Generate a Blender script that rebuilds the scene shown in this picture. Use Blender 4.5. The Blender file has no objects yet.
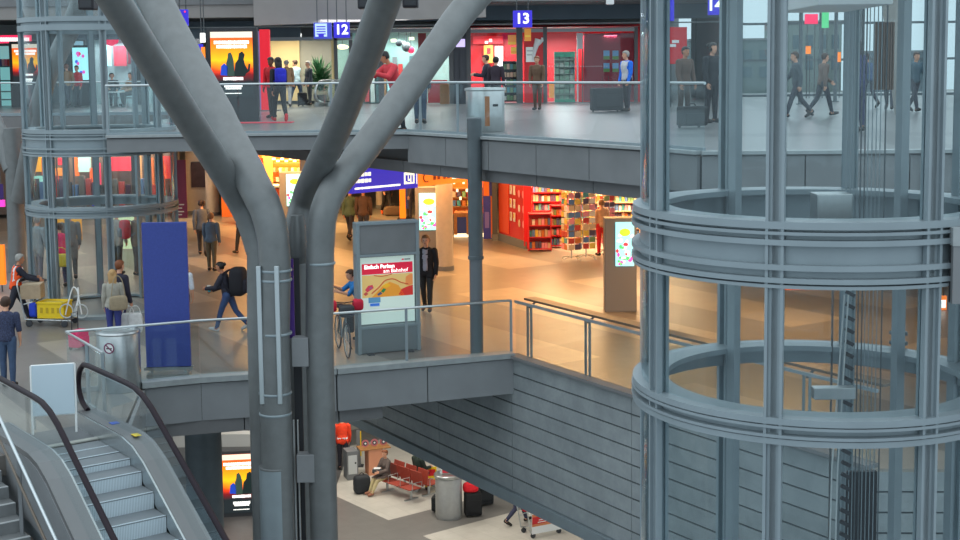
import bpy, bmesh, math, random
import numpy as np
from mathutils import Vector, Matrix
random.seed(7)
R = math.radians
scene = bpy.context.scene
col = scene.collection

# ------------------------------------------------------------------ camera
F_PX, PITCH, ROLL, EYE = 1350.0, 0.102, 0.011, 1.28
PX, PY = 481.5, 209.0
cp, sp, cr, sr = math.cos(PITCH), math.sin(PITCH), math.cos(ROLL), math.sin(ROLL)
cd = bpy.data.cameras.new('camera'); cam = bpy.data.objects.new('camera', cd); col.objects.link(cam)
cd.sensor_fit = 'HORIZONTAL'; cd.sensor_width = 36.0
cd.lens = F_PX / 960.0 * 36.0
cd.shift_x = (480.0 - PX) / 960.0
cd.shift_y = (PY - 270.0) / 960.0
cd.clip_end = 400
cam.matrix_world = (Matrix.Translation((0, 0, EYE)) @ Matrix.Rotation(R(90) - PITCH, 4, 'X')
                    @ Matrix.Rotation(-ROLL, 4, 'Z'))
scene.camera = cam

# ------------------------------------------------------------------ world, exposure
w = bpy.data.worlds.new('sky'); scene.world = w; w.use_nodes = True
bg = w.node_tree.nodes['Background']
# daylight: bright glazed roof overhead, dimmer towards the horizon
wn = w.node_tree; wtc = wn.nodes.new('ShaderNodeTexCoord'); wsp = wn.nodes.new('ShaderNodeSeparateXYZ'); wrp = wn.nodes.new('ShaderNodeValToRGB')
wmr = wn.nodes.new('ShaderNodeMapRange'); wmr.inputs[1].default_value = -1; wmr.inputs[2].default_value = 1
wn.links.new(wtc.outputs['Generated'], wsp.inputs[0]); wn.links.new(wsp.outputs[2], wmr.inputs[0]); wn.links.new(wmr.outputs[0], wrp.inputs[0])
cr_ = wrp.color_ramp; cr_.elements[0].position = .35; cr_.elements[0].color = (.16, .19, .22, 1)
cr_.elements[1].position = 1.0; cr_.elements[1].color = (.86, .95, 1, 1)
e_ = cr_.elements.new(.5); e_.color = (.46, .57, .63, 1); e_ = cr_.elements.new(.62); e_.color = (.60, .70, .76, 1)
wn.links.new(wrp.outputs[0], bg.inputs[0]); bg.inputs[1].default_value = 1.35
vs = scene.view_settings
vs.view_transform = 'Standard'; vs.look = 'None'; vs.gamma = 1; vs.exposure = 0.27
vs.use_curve_mapping = False
scene.cycles.transparent_max_bounces = 40
scene.cycles.max_bounces = 8

def area(loc, size, power, color, rot=(0, 0, 0), sy=None):
    l = bpy.data.lights.new('ceiling_lamp', 'AREA'); l.energy = power; l.color = color
    l.shape = 'RECTANGLE'; l.size = size; l.size_y = sy or size
    o = bpy.data.objects.new('ceiling_lamp', l); col.objects.link(o)
    o.location = loc; o.rotation_euler = rot
    return o
WARM = (1.0, 0.50, 0.17)
U0, M0, L0 = 0.0, -4.19, -11.5
# lamps in the soffit over the middle level (warm), over the upper concourse (cool), over the lower level
for x, y in [(-6, 40), (-1.5, 37), (2.5, 33), (6, 28), (2, 41), (-6, 48)]:
    area((x, y, -0.95), 3.0, 270, WARM)
for x, y in [(-14, 50), (-4, 48), (4, 46), (-12, 58)]:
    area((x, y, 3.1), 3.0, 150, (0.95, 0.97, 1.0))
for x, y in [(-3, 35), (1.5, 34), (-7, 34), (-2, 42), (-5, 40)]:
    area((x, y, -5.2), 2.5, 185, (1.0, 0.93, 0.8))

# ------------------------------------------------------------------ pixel -> world rays
def ray(x, y):
    a, b = x - PX, y - PY
    u = a * cr - b * sr; v = a * sr + b * cr
    return (u, F_PX * cp - v * sp, -F_PX * sp - v * cp)
def onz(x, y, z):
    r = ray(x, y); t = (z - EYE) / r[2]; return Vector((r[0] * t, r[1] * t, z))
def atY(x, y, Y):
    r = ray(x, y); t = Y / r[1]; return Vector((r[0] * t, Y, EYE + r[2] * t))

# ------------------------------------------------------------------ materials
MATS = {}
def mat(name, c, rough=.5, metal=0., emit=0., var=0., scale=8., ecol=None):
    if name in MATS: return MATS[name]
    m = bpy.data.materials.new(name); m.use_nodes = True
    nt = m.node_tree; b = nt.nodes['Principled BSDF']
    b.inputs['Roughness'].default_value = rough; b.inputs['Metallic'].default_value = metal
    b.inputs['Base Color'].default_value = (*c, 1)
    if var:
        n = nt.nodes.new('ShaderNodeTexNoise'); n.inputs['Scale'].default_value = scale
        n.inputs['Detail'].default_value = 6
        tc = nt.nodes.new('ShaderNodeTexCoord'); nt.links.new(tc.outputs['Object'], n.inputs['Vector'])
        r = nt.nodes.new('ShaderNodeValToRGB'); nt.links.new(n.outputs['Fac'], r.inputs[0])
        r.color_ramp.elements[0].position = .3; r.color_ramp.elements[1].position = .7
        r.color_ramp.elements[0].color = (*[max(0, x * (1 - var)) for x in c], 1)
        r.color_ramp.elements[1].color = (*[min(1, x * (1 + var)) for x in c], 1)
        nt.links.new(r.outputs[0], b.inputs['Base Color'])
    if emit:
        b.inputs['Emission Color'].default_value = (*(ecol or c), 1); b.inputs['Emission Strength'].default_value = emit
    MATS[name] = m; return m
def C(r, g, b):   # sRGB 0-255 -> linear
    return tuple(((x / 255 + .055) / 1.055) ** 2.4 if x > 10 else x / 255 / 12.92 for x in (r, g, b))

def glass(name, tint, gloss=1.0):
    m = bpy.data.materials.new(name); m.use_nodes = True; nt = m.node_tree; nt.nodes.clear()
    o = nt.nodes.new('ShaderNodeOutputMaterial'); mx = nt.nodes.new('ShaderNodeMixShader')
    t = nt.nodes.new('ShaderNodeBsdfTransparent'); t.inputs[0].default_value = (*tint, 1)
    g = nt.nodes.new('ShaderNodeBsdfGlossy'); g.inputs['Roughness'].default_value = .03; g.inputs[0].default_value = (.9, .96, 1, 1)
    f = nt.nodes.new('ShaderNodeLayerWeight'); f.inputs['Blend'].default_value = .5
    pw = nt.nodes.new('ShaderNodeMath'); pw.operation = 'POWER'; pw.inputs[1].default_value = 5
    k = nt.nodes.new('ShaderNodeMath'); k.operation = 'MULTIPLY_ADD'; k.inputs[1].default_value = .7 * gloss; k.inputs[2].default_value = .035 * gloss
    k.use_clamp = True
    nt.links.new(f.outputs['Facing'], pw.inputs[0]); nt.links.new(pw.outputs[0], k.inputs[0]); nt.links.new(k.outputs[0], mx.inputs[0])
    nt.links.new(t.outputs[0], mx.inputs[1]); nt.links.new(g.outputs[0], mx.inputs[2]); nt.links.new(mx.outputs[0], o.inputs[0])
    MATS[name] = m; return m
GL_LIFT = glass('lift_glass', (.93, .96, .965), .75)
GL_RAIL = glass('rail_glass', (.93, .965, .965), 1.0)
GL_SHOP = glass('shop_glass', (.95, .97, .97), .6)

STEEL = mat('painted_steel', (.27, .325, .355), .42, .25, var=.06, scale=3)
STEEL_D = mat('dark_painted_steel', (.11, .135, .15), .5, .25, var=.1, scale=4)
TUBE = mat('column_steel', (.185, .197, .20), .45, .35, var=.08, scale=5)
CHROME = mat('brushed_stainless', (.50, .53, .54), .28, .9, var=.05, scale=20)
RAILM = mat('handrail_steel', (.55, .60, .62), .3, .8)
FASC = mat('fascia_panel_grey', (.215, .225, .235), .6, .1, var=.08, scale=2)
SOFF = mat('soffit_grey', (.18, .183, .19), .7, var=.08, scale=2)
GAP = mat('joint_dark', (.012, .014, .018), .8)
LEDGE = mat('ledge_stone', (.32, .35, .36), .5, var=.1, scale=6)
BEIGE = mat('upper_fascia_beige', (.28, .26, .25), .7, var=.06, scale=1.5)
TEALB = mat('bluegrey_bulkhead', (.07, .105, .135), .5, var=.1, scale=1)
LINTEL = mat('lintel_grey', (.27, .30, .31), .5, .3)
BLACK = mat('black_rubber', (.016, .014, .02), .45)
DARK = mat('dark_grey', (.035, .038, .045), .6)
MID = mat('mid_grey', (.16, .17, .18), .6)
PALE = mat('pale_grey', (.5, .53, .54), .6)
WHITE = mat('white_paint', (.78, .80, .80), .5)
CREAM = mat('cream_plaster', (.62, .56, .45), .7, var=.06)
RED = mat('shop_red', (.62, .012, .02), .45)
REDD = mat('maroon', (.22, .012, .03), .5)
ORANGE = mat('orange', (.85, .22, .02), .5)
YELLOW = mat('crate_yellow', (.80, .56, .01), .45)
BLUE = mat('panel_blue', (.035, .06, .30), .55, var=.08, scale=30)
SIGNB = mat('sign_blue', (.02, .012, .42), .4, emit=.55, ecol=(.045, .03, .62))
SIGNO = mat('sign_orange', (.9, .22, .01), .4, emit=.7, ecol=(1, .22, .01))
LIT = mat('lit_white', (.9, .9, .9), .5, emit=1.0, ecol=(1, 1, .95))
LITY = mat('lit_yellow_white', (.9, .85, .6), .5, emit=1.2, ecol=(1, .9, .55))
LITRED = mat('lit_red_sign', (.8, .02, .1), .5, emit=.8, ecol=(1, .03, .12))
WOOD = mat('counter_wood', (.36, .17, .06), .5, var=.2, scale=12)
RAILWOOD = mat('bronze_rail', (.14, .11, .085), .4, .2)
GREEN = mat('rack_green', (.02, .33, .20), .5)
LEAF = mat('plant_leaf', (.03, .12, .045), .6, var=.4, scale=30)
SCREENC = mat('screen_cyan', (.3, .85, .9), .4, emit=.9, ecol=(.42, .93, .97))

# ------------------------------------------------------------------ mesh builder
class MB:
    def __init__(s): s.v, s.f, s.m = [], [], []
    def add(s, vs_, fs, mi=0):
        o = len(s.v); s.v += [tuple(v) for v in vs_]; s.f += [tuple(i + o for i in f) for f in fs]; s.m += [mi] * len(fs); return s
    def box(s, c, d, rz=0., mi=0, rx=0., ry=0.):
        hx, hy, hz = d[0] / 2, d[1] / 2, d[2] / 2
        m = Matrix.Rotation(rz, 3, 'Z') @ Matrix.Rotation(ry, 3, 'Y') @ Matrix.Rotation(rx, 3, 'X')
        pts = [Vector(c) + m @ Vector((x * hx, y * hy, z * hz)) for x in (-1, 1) for y in (-1, 1) for z in (-1, 1)]
        return s.add(pts, [(0, 1, 3, 2), (4, 6, 7, 5), (0, 4, 5, 1), (2, 3, 7, 6), (0, 2, 6, 4), (1, 5, 7, 3)], mi)
    def bar(s, a, b, w_, h, mi=0):      # box beam from a to b, w_ sideways, h upwards
        a, b = Vector(a), Vector(b); d = (b - a)
        if d.length < 1e-6: return s
        d.normalize(); side = d.cross(Vector((0, 0, 1)))
        if side.length < 1e-4: side = Vector((1, 0, 0))
        side.normalize(); up = side.cross(d)
        p = [q + side * (i * w_ / 2) + up * (j * h / 2) for q in (a, b) for i in (-1, 1) for j in (-1, 1)]
        return s.add(p, [(0, 1, 3, 2), (4, 6, 7, 5), (0, 4, 5, 1), (2, 3, 7, 6), (0, 2, 6, 4), (1, 5, 7, 3)], mi)
    def tube(s, pts, r, n=10, mi=0, cap=True):
        pts = [Vector(p) for p in pts]; rs = r if isinstance(r, (list, tuple)) else [r] * len(pts)
        k = len(pts); vv = []; d0 = (pts[1] - pts[0]).normalized()
        ref = Vector((0, 0, 1)) if abs(d0.z) < .9 else Vector((1, 0, 0))
        a = d0.cross(ref).normalized()
        for i, p in enumerate(pts):
            d = (pts[min(i + 1, k - 1)] - pts[max(i - 1, 0)]).normalized()
            a = (a - d * a.dot(d)).normalized(); b = d.cross(a)
            for j in range(n):
                t = 2 * math.pi * j / n; vv.append(p + (a * math.cos(t) + b * math.sin(t)) * rs[i])
        ff = [(i * n + j, i * n + (j + 1) % n, (i + 1) * n + (j + 1) % n, (i + 1) * n + j) for i in range(k - 1) for j in range(n)]
        if cap: ff += [tuple(range(n))[::-1], tuple((k - 1) * n + j for j in range(n))]
        return s.add(vv, ff, mi)
    def prism(s, poly, z0, z1, mi=0):
        n = len(poly)
        vv = [(p[0], p[1], z0) for p in poly] + [(p[0], p[1], z1) for p in poly]
        return s.add(vv, [tuple(range(n))[::-1], tuple(range(n, 2 * n))] + [(i, (i + 1) % n, n + (i + 1) % n, n + i) for i in range(n)], mi)
    def arc(s, r0, r1, z0, z1, a0=0., a1=2 * math.pi, n=48, c=(0, 0), mi=0):   # ring or curved panel, rectangular section
        full = abs(a1 - a0 - 2 * math.pi) < 1e-6; k = n if full else n + 1; vv = []
        for i in range(k):
            a = a0 + (a1 - a0) * i / n; ca, sa = math.cos(a), math.sin(a)
            for r, z in ((r0, z0), (r1, z0), (r1, z1), (r0, z1)): vv.append((c[0] + r * ca, c[1] + r * sa, z))
        ff = []
        for i in range(n):
            j = (i + 1) % k
            for q in range(4): ff.append((i * 4 + q, j * 4 + q, j * 4 + (q + 1) % 4, i * 4 + (q + 1) % 4))
        if not full: ff += [(0, 1, 2, 3), (4 * n + 3, 4 * n + 2, 4 * n + 1, 4 * n)]
        return s.add(vv, ff, mi)
    def lathe(s, prof, n=24, c=(0, 0, 0), mi=0):
        vv = []; k = len(prof)
        for r, z in prof:
            for j in range(n):
                t = 2 * math.pi * j / n; vv.append((c[0] + r * math.cos(t), c[1] + r * math.sin(t), c[2] + z))
        ff = [(i * n + j, i * n + (j + 1) % n, (i + 1) * n + (j + 1) % n, (i + 1) * n + j) for i in range(k - 1) for j in range(n)]
        ff += [tuple(range(n))[::-1], tuple((k - 1) * n + j for j in range(n))]
        return s.add(vv, ff, mi)
    def ball(s, c, r, n=10, mi=0):
        rx, ry, rz_ = r if isinstance(r, (tuple, list)) else (r, r, r); h = n // 2
        vv = [(c[0], c[1], c[2] - rz_)]
        for i in range(1, h):
            p = -math.pi / 2 + math.pi * i / h
            for j in range(n):
                t = 2 * math.pi * j / n
                vv.append((c[0] + rx * math.cos(p) * math.cos(t), c[1] + ry * math.cos(p) * math.sin(t), c[2] + rz_ * math.sin(p)))
        vv.append((c[0], c[1], c[2] + rz_)); e = len(vv) - 1
        ff = [(0, 1 + (j + 1) % n, 1 + j) for j in range(n)]
        for i in range(h - 2):
            for j in range(n): ff.append((1 + i * n + j, 1 + i * n + (j + 1) % n, 1 + (i + 1) * n + (j + 1) % n, 1 + (i + 1) * n + j))
        ff += [(e, 1 + (h - 2) * n + j, 1 + (h - 2) * n + (j + 1) % n) for j in range(n)]
        return s.add(vv, ff, mi)
    def build(s, name, mats_, parent=None, smooth=None, bevel=0.):
        me = bpy.data.meshes.new(name); me.from_pydata(s.v, [], s.f)
        for m in (mats_ if isinstance(mats_, (list, tuple)) else [mats_]): me.materials.append(m)
        me.polygons.foreach_set('material_index', s.m)
        bm = bmesh.new(); bm.from_mesh(me); bmesh.ops.recalc_face_normals(bm, faces=bm.faces); bm.to_mesh(me); bm.free()
        if smooth:
            me.polygons.foreach_set('use_smooth', [True] * len(me.polygons))
            me.set_sharp_from_angle(angle=R(smooth))
        o = bpy.data.objects.new(name, me); col.objects.link(o)
        if parent: o.parent = parent
        if bevel:
            b = o.modifiers.new('bevel', 'BEVEL'); b.width = bevel; b.segments = 2; b.limit_method = 'ANGLE'
        return o

def tag(o, label, cat, group=None, kind=None):
    o['label'] = label; o['category'] = cat
    if group: o['group'] = group
    if kind: o['kind'] = kind
    return o
def thing(name, label, cat, loc=(0, 0, 0), rz=0., group=None):
    o = bpy.data.objects.new(name, None); col.objects.link(o); o.empty_display_size = .2
    o.location = loc; o.rotation_euler = (0, 0, rz); return tag(o, label, cat, group)
def struct(name, mb, m, parent=None, **k):
    o = mb.build(name, m, parent, **k)
    if parent is None: o['kind'] = 'structure'
    return o
def copy_tree(o, parent=None):
    c = o.copy(); col.objects.link(c)
    if parent: c.parent = parent
    for ch in list(o.children): copy_tree(ch, c)
    return c
def text(name, s, size, m, parent, loc, rz=0., align='CENTER', bold=0., ext=.004, sx=1.):
    cu = bpy.data.curves.new(name, 'FONT'); cu.body = s; cu.size = size; cu.align_x = align; cu.align_y = 'CENTER'
    cu.extrude = ext; cu.offset = bold; cu.resolution_u = 3
    t = bpy.data.objects.new(name, cu); col.objects.link(t)
    bpy.context.view_layer.update()
    me = bpy.data.meshes.new_from_object(t.evaluated_get(bpy.context.evaluated_depsgraph_get()))
    bpy.data.objects.remove(t); bpy.data.curves.remove(cu)
    me.materials.clear(); me.materials.append(m)
    o = bpy.data.objects.new(name, me); col.objects.link(o); o.parent = parent; o.location = loc
    o.rotation_euler = (R(90), 0, rz); o.scale = (sx, 1, 1); return o
def pxbox(mb, x0, y0, x1, y1, Y, depth, mi=0):    # a box whose front face stands at distance Y
    a, b = atY(x0, y1, Y), atY(x1, y0, Y)
    return mb.box(((a.x + b.x) / 2, Y + depth / 2, (a.z + b.z) / 2), (abs(b.x - a.x), depth, abs(b.z - a.z)), 0, mi)

# ================================================================== STRUCTURE
# tiled stone floors
def floor_mat(name, light, dark, ang, period, frac, off, tile=.6, rough=.35):
    m = bpy.data.materials.new(name); m.use_nodes = True; nt = m.node_tree; b = nt.nodes['Principled BSDF']
    L = nt.links.new
    tc = nt.nodes.new('ShaderNodeTexCoord'); mp = nt.nodes.new('ShaderNodeMapping'); mp.inputs['Rotation'].default_value = (0, 0, ang)
    L(tc.outputs['Object'], mp.inputs[0])
    sx = nt.nodes.new('ShaderNodeSeparateXYZ'); L(mp.outputs[0], sx.inputs[0])
    def math_(op, a, bb):
        n = nt.nodes.new('ShaderNodeMath'); n.operation = op
        for i, q in enumerate((a, bb)):
            if isinstance(q, (int, float)): n.inputs[i].default_value = q
            elif q is not None: L(q, n.inputs[i])
        return n.outputs[0]
    def stripe(o, per, fr, of):
        return math_('LESS_THAN', math_('FRACT', math_('ADD', math_('DIVIDE', o, per), of), None), fr)
    st = math_('MAXIMUM', stripe(sx.outputs[0], period, frac, off), stripe(sx.outputs[1], period * 3.1, frac * .5, .35))
    nz = nt.nodes.new('ShaderNodeTexNoise'); nz.inputs['Scale'].default_value = 3; nz.inputs['Detail'].default_value = 8
    L(tc.outputs['Object'], nz.inputs[0])
    mixc = nt.nodes.new('ShaderNodeMix'); mixc.data_type = 'RGBA'
    mixc.inputs[6].default_value = (*light, 1); mixc.inputs[7].default_value = (*dark, 1); L(st, mixc.inputs[0])
    br = nt.nodes.new('ShaderNodeTexBrick'); br.offset = 0; br.inputs['Scale'].default_value = 1
    br.inputs['Brick Width'].default_value = tile; br.inputs['Row Height'].default_value = tile; br.inputs['Mortar Size'].default_value = .006
    br.inputs['Color1'].default_value = (1, 1, 1, 1); br.inputs['Color2'].default_value = (.93, .93, .93, 1); br.inputs['Mortar'].default_value = (.8, .8, .8, 1)
    L(mp.outputs[0], br.inputs[0])
    mu = nt.nodes.new('ShaderNodeMix'); mu.data_type = 'RGBA'; mu.blend_type = 'MULTIPLY'; mu.inputs[0].default_value = 1
    L(mixc.outputs[2], mu.inputs[6]); L(br.outputs[0], mu.inputs[7])
    ns = math_('ADD', math_('MULTIPLY', nz.outputs[0], .3), .85)
    m2 = nt.nodes.new('ShaderNodeMix'); m2.data_type = 'RGBA'; m2.blend_type = 'MULTIPLY'; m2.inputs[0].default_value = 1
    L(mu.outputs[2], m2.inputs[6]); cb = nt.nodes.new('ShaderNodeCombineXYZ')
    for i in range(3): L(ns, cb.inputs[i])
    L(cb.outputs[0], m2.inputs[7]); L(m2.outputs[2], b.inputs['Base Color'])
    b.inputs['Roughness'].default_value = rough
    return m
EDGE_ANG = math.atan2(.547, .837)
la, lb_ = onz(362, 527, L0), onz(500, 492, L0); LANG = math.pi / 2 - math.atan2(lb_.y - la.y, lb_.x - la.x)
lx_ = la.x * math.cos(LANG) - la.y * math.sin(LANG); LOFF = .001 - (lx_ / 9.0) % 1
FL_U = floor_mat('upper_floor_stone', (.17, .173, .178), (.11, .113, .118), 0.1, 5.0, .18, .1, rough=.28)
FL_M = floor_mat('middle_floor_stone', (.31, .28, .245), (.185, .17, .155), -EDGE_ANG, 3.4, .5, .36)
FL_L = floor_mat('lower_floor_stone', (.50, .48, .44), (.17, .165, .16), LANG, 9.0, .19, LOFF)

# --- upper level slab
TWL = (-8.90, 31.6); TWL_R = 1.69           # left lift tower
TWR = (2.95, 11.82); TWR_R = 1.565          # right lift tower
UE = [(-7.66, 27.66), (-5.0, 27.9), (-1.45, 27.85), (-0.635, 26.64), (2.715, 21.39), (3.3, 20.2), (14.0, 19.6)]
circ = [(TWL[0] + (TWL_R + .08) * math.cos(a), TWL[1] + (TWL_R + .08) * math.sin(a)) for a in [R(x) for x in (-62, -40, -15, 10, 35, 60, 88)]]
polyU = UE + [(26, 19.6), (26, 68), (-48, 68), (-48, 44), (-9.2, 43)] + circ[::-1]
fl = struct('floor_upper', MB().prism(polyU, -.30, 0), FL_U)
struct('ceiling_middle', MB().prism([(-9, 40.4), (-0.6, 27.3), (3.0, 21.9), (14, 20.4), (26, 20.2), (26, 62), (-48, 62), (-48, 44.6), (-9, 43.6)], -.78, -.30), SOFF)

def fascia(pts, z0, z1, width, name, gap=.018, depth=.06, m=FASC, back=True):
    """cladding panels along an edge; joints stay open to a dark backing"""
    mb = MB()
    for a, b in zip(pts[:-1], pts[1:]):
        a, b = Vector((*a, 0)), Vector((*b, 0)); d = b - a; Ln = d.length; d.normalize()
        nrm = Vector((d.y, -d.x, 0)); n = max(1, round(Ln / width)); rz = math.atan2(d.y, d.x)
        for i in range(n):
            c = a + d * (Ln * (i + .5) / n) + nrm * (depth / 2 + .012)
            mb.box((c.x, c.y, (z0 + z1) / 2), (Ln / n - gap, depth, z1 - z0), rz)
        c = (a + b) / 2 + nrm * .005
        mb.box((c.x, c.y, (z0 + z1) / 2), (Ln, .01, z1 - z0 - .004), rz, 1)
    return struct(name, mb, [m, GAP])
fascia(UE[:3], -.30, -.03, 2.2, 'trim_1')
fascia(UE[2:], -.58, -.03, 1.55, 'trim_2')
ins = [(-6.5, 29.2), (-1.45, 28.35), (-0.75, 26.75), (2.6, 21.5), (3.4, 20.4), (14, 20.0)]
fascia([(-9, 40.1), (-0.75, 27.05), (2.87, 21.55), (3.45, 20.4), (14, 20.0)], -.82, -.585, 1.5, 'trim_3', m=SOFF)
def ledge(pts, z, w_, h, name, m=LEDGE):
    mb = MB()
    for a, b in zip(pts[:-1], pts[1:]):
        mb.bar((*a, z + h / 2), (*b, z + h / 2), w_, h)
    return struct(name, mb, m)
ledge(UE[:5] + UE[5:], 0, .26, .05, 'trim_4')
fascia([(-48, 44), (-9.2, 43)], -.8, -.02, 2.5, 'trim_5', m=SOFF)

# --- middle level slab
MF = [(-6.02, 23.32), (-5.06, 23.72), (-2.70, 24.28), (0.56, 25.50)]     # front edge
MR = [(0.56, 25.50), (2.51, 22.30), (5.3, 18.0)]                          # right edge above the concrete wall
ud = Vector((.6, -.8, 0)); vd = Vector((.8, .6, 0))
ER = onz(97, 439, M0)                                                     # right end of escalator comb
EO = ER - vd * .5
def esc(s, v, z): q = EO + ud * s + vd * v; return Vector((q.x, q.y, M0 + z))
c1 = esc(0, .86, 0); c2 = esc(0, -3.6, 0)
polyM = [(p.x, p.y) for p in (c2, c1)] + [MF[0]] + MF[1:] + MR[1:] + [(14, 17.5), (14, 64), (-48, 64), (-48, c2.y)]
struct('floor_middle', MB().prism(polyM, M0 - .30, M0), FL_M)
struct('ceiling_lower', MB().prism([(-5.9, 23.7), (0.5, 25.75), (0.9, 25.4), (5.6, 18.2), (14, 18.2), (14, 64), (-48, 64), (-48, 20), (-9, 20)], M0 - .72, M0 - .30), SOFF)
fascia(MF, M0 - .70, M0 - .03, 1.75, 'trim_6', m=mat('middle_fascia', (.27, .285, .30), .6, .1, var=.06, scale=2))
fascia([(-6.0, 23.46), (-2.69, 24.42), (-1.90, 24.72)], M0 - .95, M0 - .705, 1.8, 'trim_7', m=SOFF)
ledge(MF, M0, .30, .10, 'trim_8')
ledge(MR, M0, .24, .06, 'trim_9', SOFF)
fascia([(esc(0, .9, 0).x, esc(0, .9, 0).y), MF[0]], M0 - .64, M0 - .03, 1.5, 'trim_10')

# board-marked concrete wall below the right edge
def concrete():
    m = bpy.data.materials.new('board_marked_concrete'); m.use_nodes = True; nt = m.node_tree; b = nt.nodes['Principled BSDF']; L = nt.links.new
    tc = nt.nodes.new('ShaderNodeTexCoord'); n = nt.nodes.new('ShaderNodeTexNoise'); n.inputs['Scale'].default_value = 1.6; n.inputs['Detail'].default_value = 10
    n.inputs['Roughness'].default_value = .7
    L(tc.outputs['Object'], n.inputs[0]); r = nt.nodes.new('ShaderNodeValToRGB'); L(n.outputs[0], r.inputs[0])
    r.color_ramp.elements[0].position = .3; r.color_ramp.elements[0].color = (.22, .25, .265, 1)
    r.color_ramp.elements[1].position = .75; r.color_ramp.elements[1].color = (.36, .395, .41, 1)
    L(r.outputs[0], b.inputs['Base Color']); b.inputs['Roughness'].default_value = .75; return m
CONC = concrete()
mb = MB(); ztop, zbot = M0 - .03, M0 - 2.87
pA, pB, pC = Vector((0.56, 25.50, 0)), Vector((2.51, 22.30, 0)), Vector((5.3, 18.0, 0))
pE = pA + (pA - pB).normalized() * 8.6                                   # runs on behind the front fascia
segs = [pE, pA, pB, pC, Vector((14, 17.6, 0))]
nb = 9
for a, b in zip(segs[:-1], segs[1:]):
    d = (b - a); Ln = d.length; d.normalize(); nr = Vector((d.y, -d.x, 0)); rz = math.atan2(d.y, d.x)
    for k in range(nb):
        h = (ztop - zbot - .22) / nb; zc = zbot + .22 + h * (k + .5)
        n = max(1, round(Ln / 2.9))
        for i in range(n):
            c = a + d * (Ln * (i + .5) / n) - nr * .10
            mb.box((c.x, c.y, zc), (Ln / n - .012, .24, h - .028), rz, 0)
    c = (a + b) / 2 - nr * .12
    mb.box((c.x, c.y, (ztop + zbot + .22) / 2), (Ln, .22, ztop - zbot - .23), rz, 1)
    c = (a + b) / 2 - nr * .08
    mb.box((c.x, c.y, zbot + .11), (Ln + .05, .34, .215), rz, 2)
struct('wall_stairwell', mb, [CONC, mat('concrete_groove', (.06, .072, .08), .8), STEEL])

# --- lower level
struct('floor_lower', MB().prism([(-48, 8), (30, 8), (30, 64), (-48, 64)], L0 - .3, L0), FL_L)
struct('wall_lower_back', MB().box((-2, 56, -8.2), (60, .3, 6.6)), CREAM)

struct('floor_lower_shade', MB().prism([(-30, 9), (-4.6, 9), (-4.6, 46), (-30, 46)], L0 - .01, L0 + .012), mat('painted_floor_shade', (.10, .10, .105), .45, var=.15, scale=2))  # thin dark sheet: the shade on the left lower floor, painted as colour
# --- far walls
YF = onz(530, 103.5, 0).y
struct('wall_upper_back', MB().box((-19.8, YF + 14.0, 2.5), (59, .3, 6.2)), mat('upper_back_wall', (.30, .32, .33), .7, var=.1, scale=.6))
struct('wall_middle_back', MB().box((-14, 63, -2.5), (68, .4, 3.4)), mat('middle_back_wall', (.34, .27, .2), .7, var=.1))
struct('ceiling_upper', MB().prism([(-48, YF - 3.5), (9.5, YF - 3.5), (9.5, YF + 14), (-48, YF + 14)], 3.75, 4.0), SOFF)
# fascias of the level above
mb = MB()
a, b = atY(-60, 17, 49.0), atY(255, 17, 49.0)
mb.box(((a.x + b.x) / 2, 49.3, b.z + 1.2), (b.x - a.x + 8, .6, 2.4))
struct('trim_11', mb, BEIGE)
mb = MB(); a = atY(254, 25.5, 46.5); b = atY(486, 17, 48.5)
mb.add([(a.x, a.y, a.z), (b.x, b.y, b.z), (b.x, b.y + .5, b.z), (a.x, a.y + .5, a.z), (a.x, a.y, 5.8), (b.x, b.y, 5.8), (b.x, b.y + .5, 5.8), (a.x, a.y + .5, 5.8)],
       [(0, 3, 2, 1), (4, 5, 6, 7), (0, 1, 5, 4), (1, 2, 6, 5), (2, 3, 7, 6), (3, 0, 4, 7)])
j = a.lerp(b, .53)
struct('trim_12', mb, BEIGE)
mb = MB(); pxbox(mb, 330, -60, 732, 22, YF - .35, .5); struct('trim_13', mb, TEALB)
mb = MB(); pxbox(mb, 60, 22, 732, 28.5, YF - .45, .5); struct('trim_14', mb, LINTEL)
mb = MB(); pxbox(mb, 60, 20.5, 300, 40, YF + .3, .4); struct('trim_15', mb, TEALB)

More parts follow.
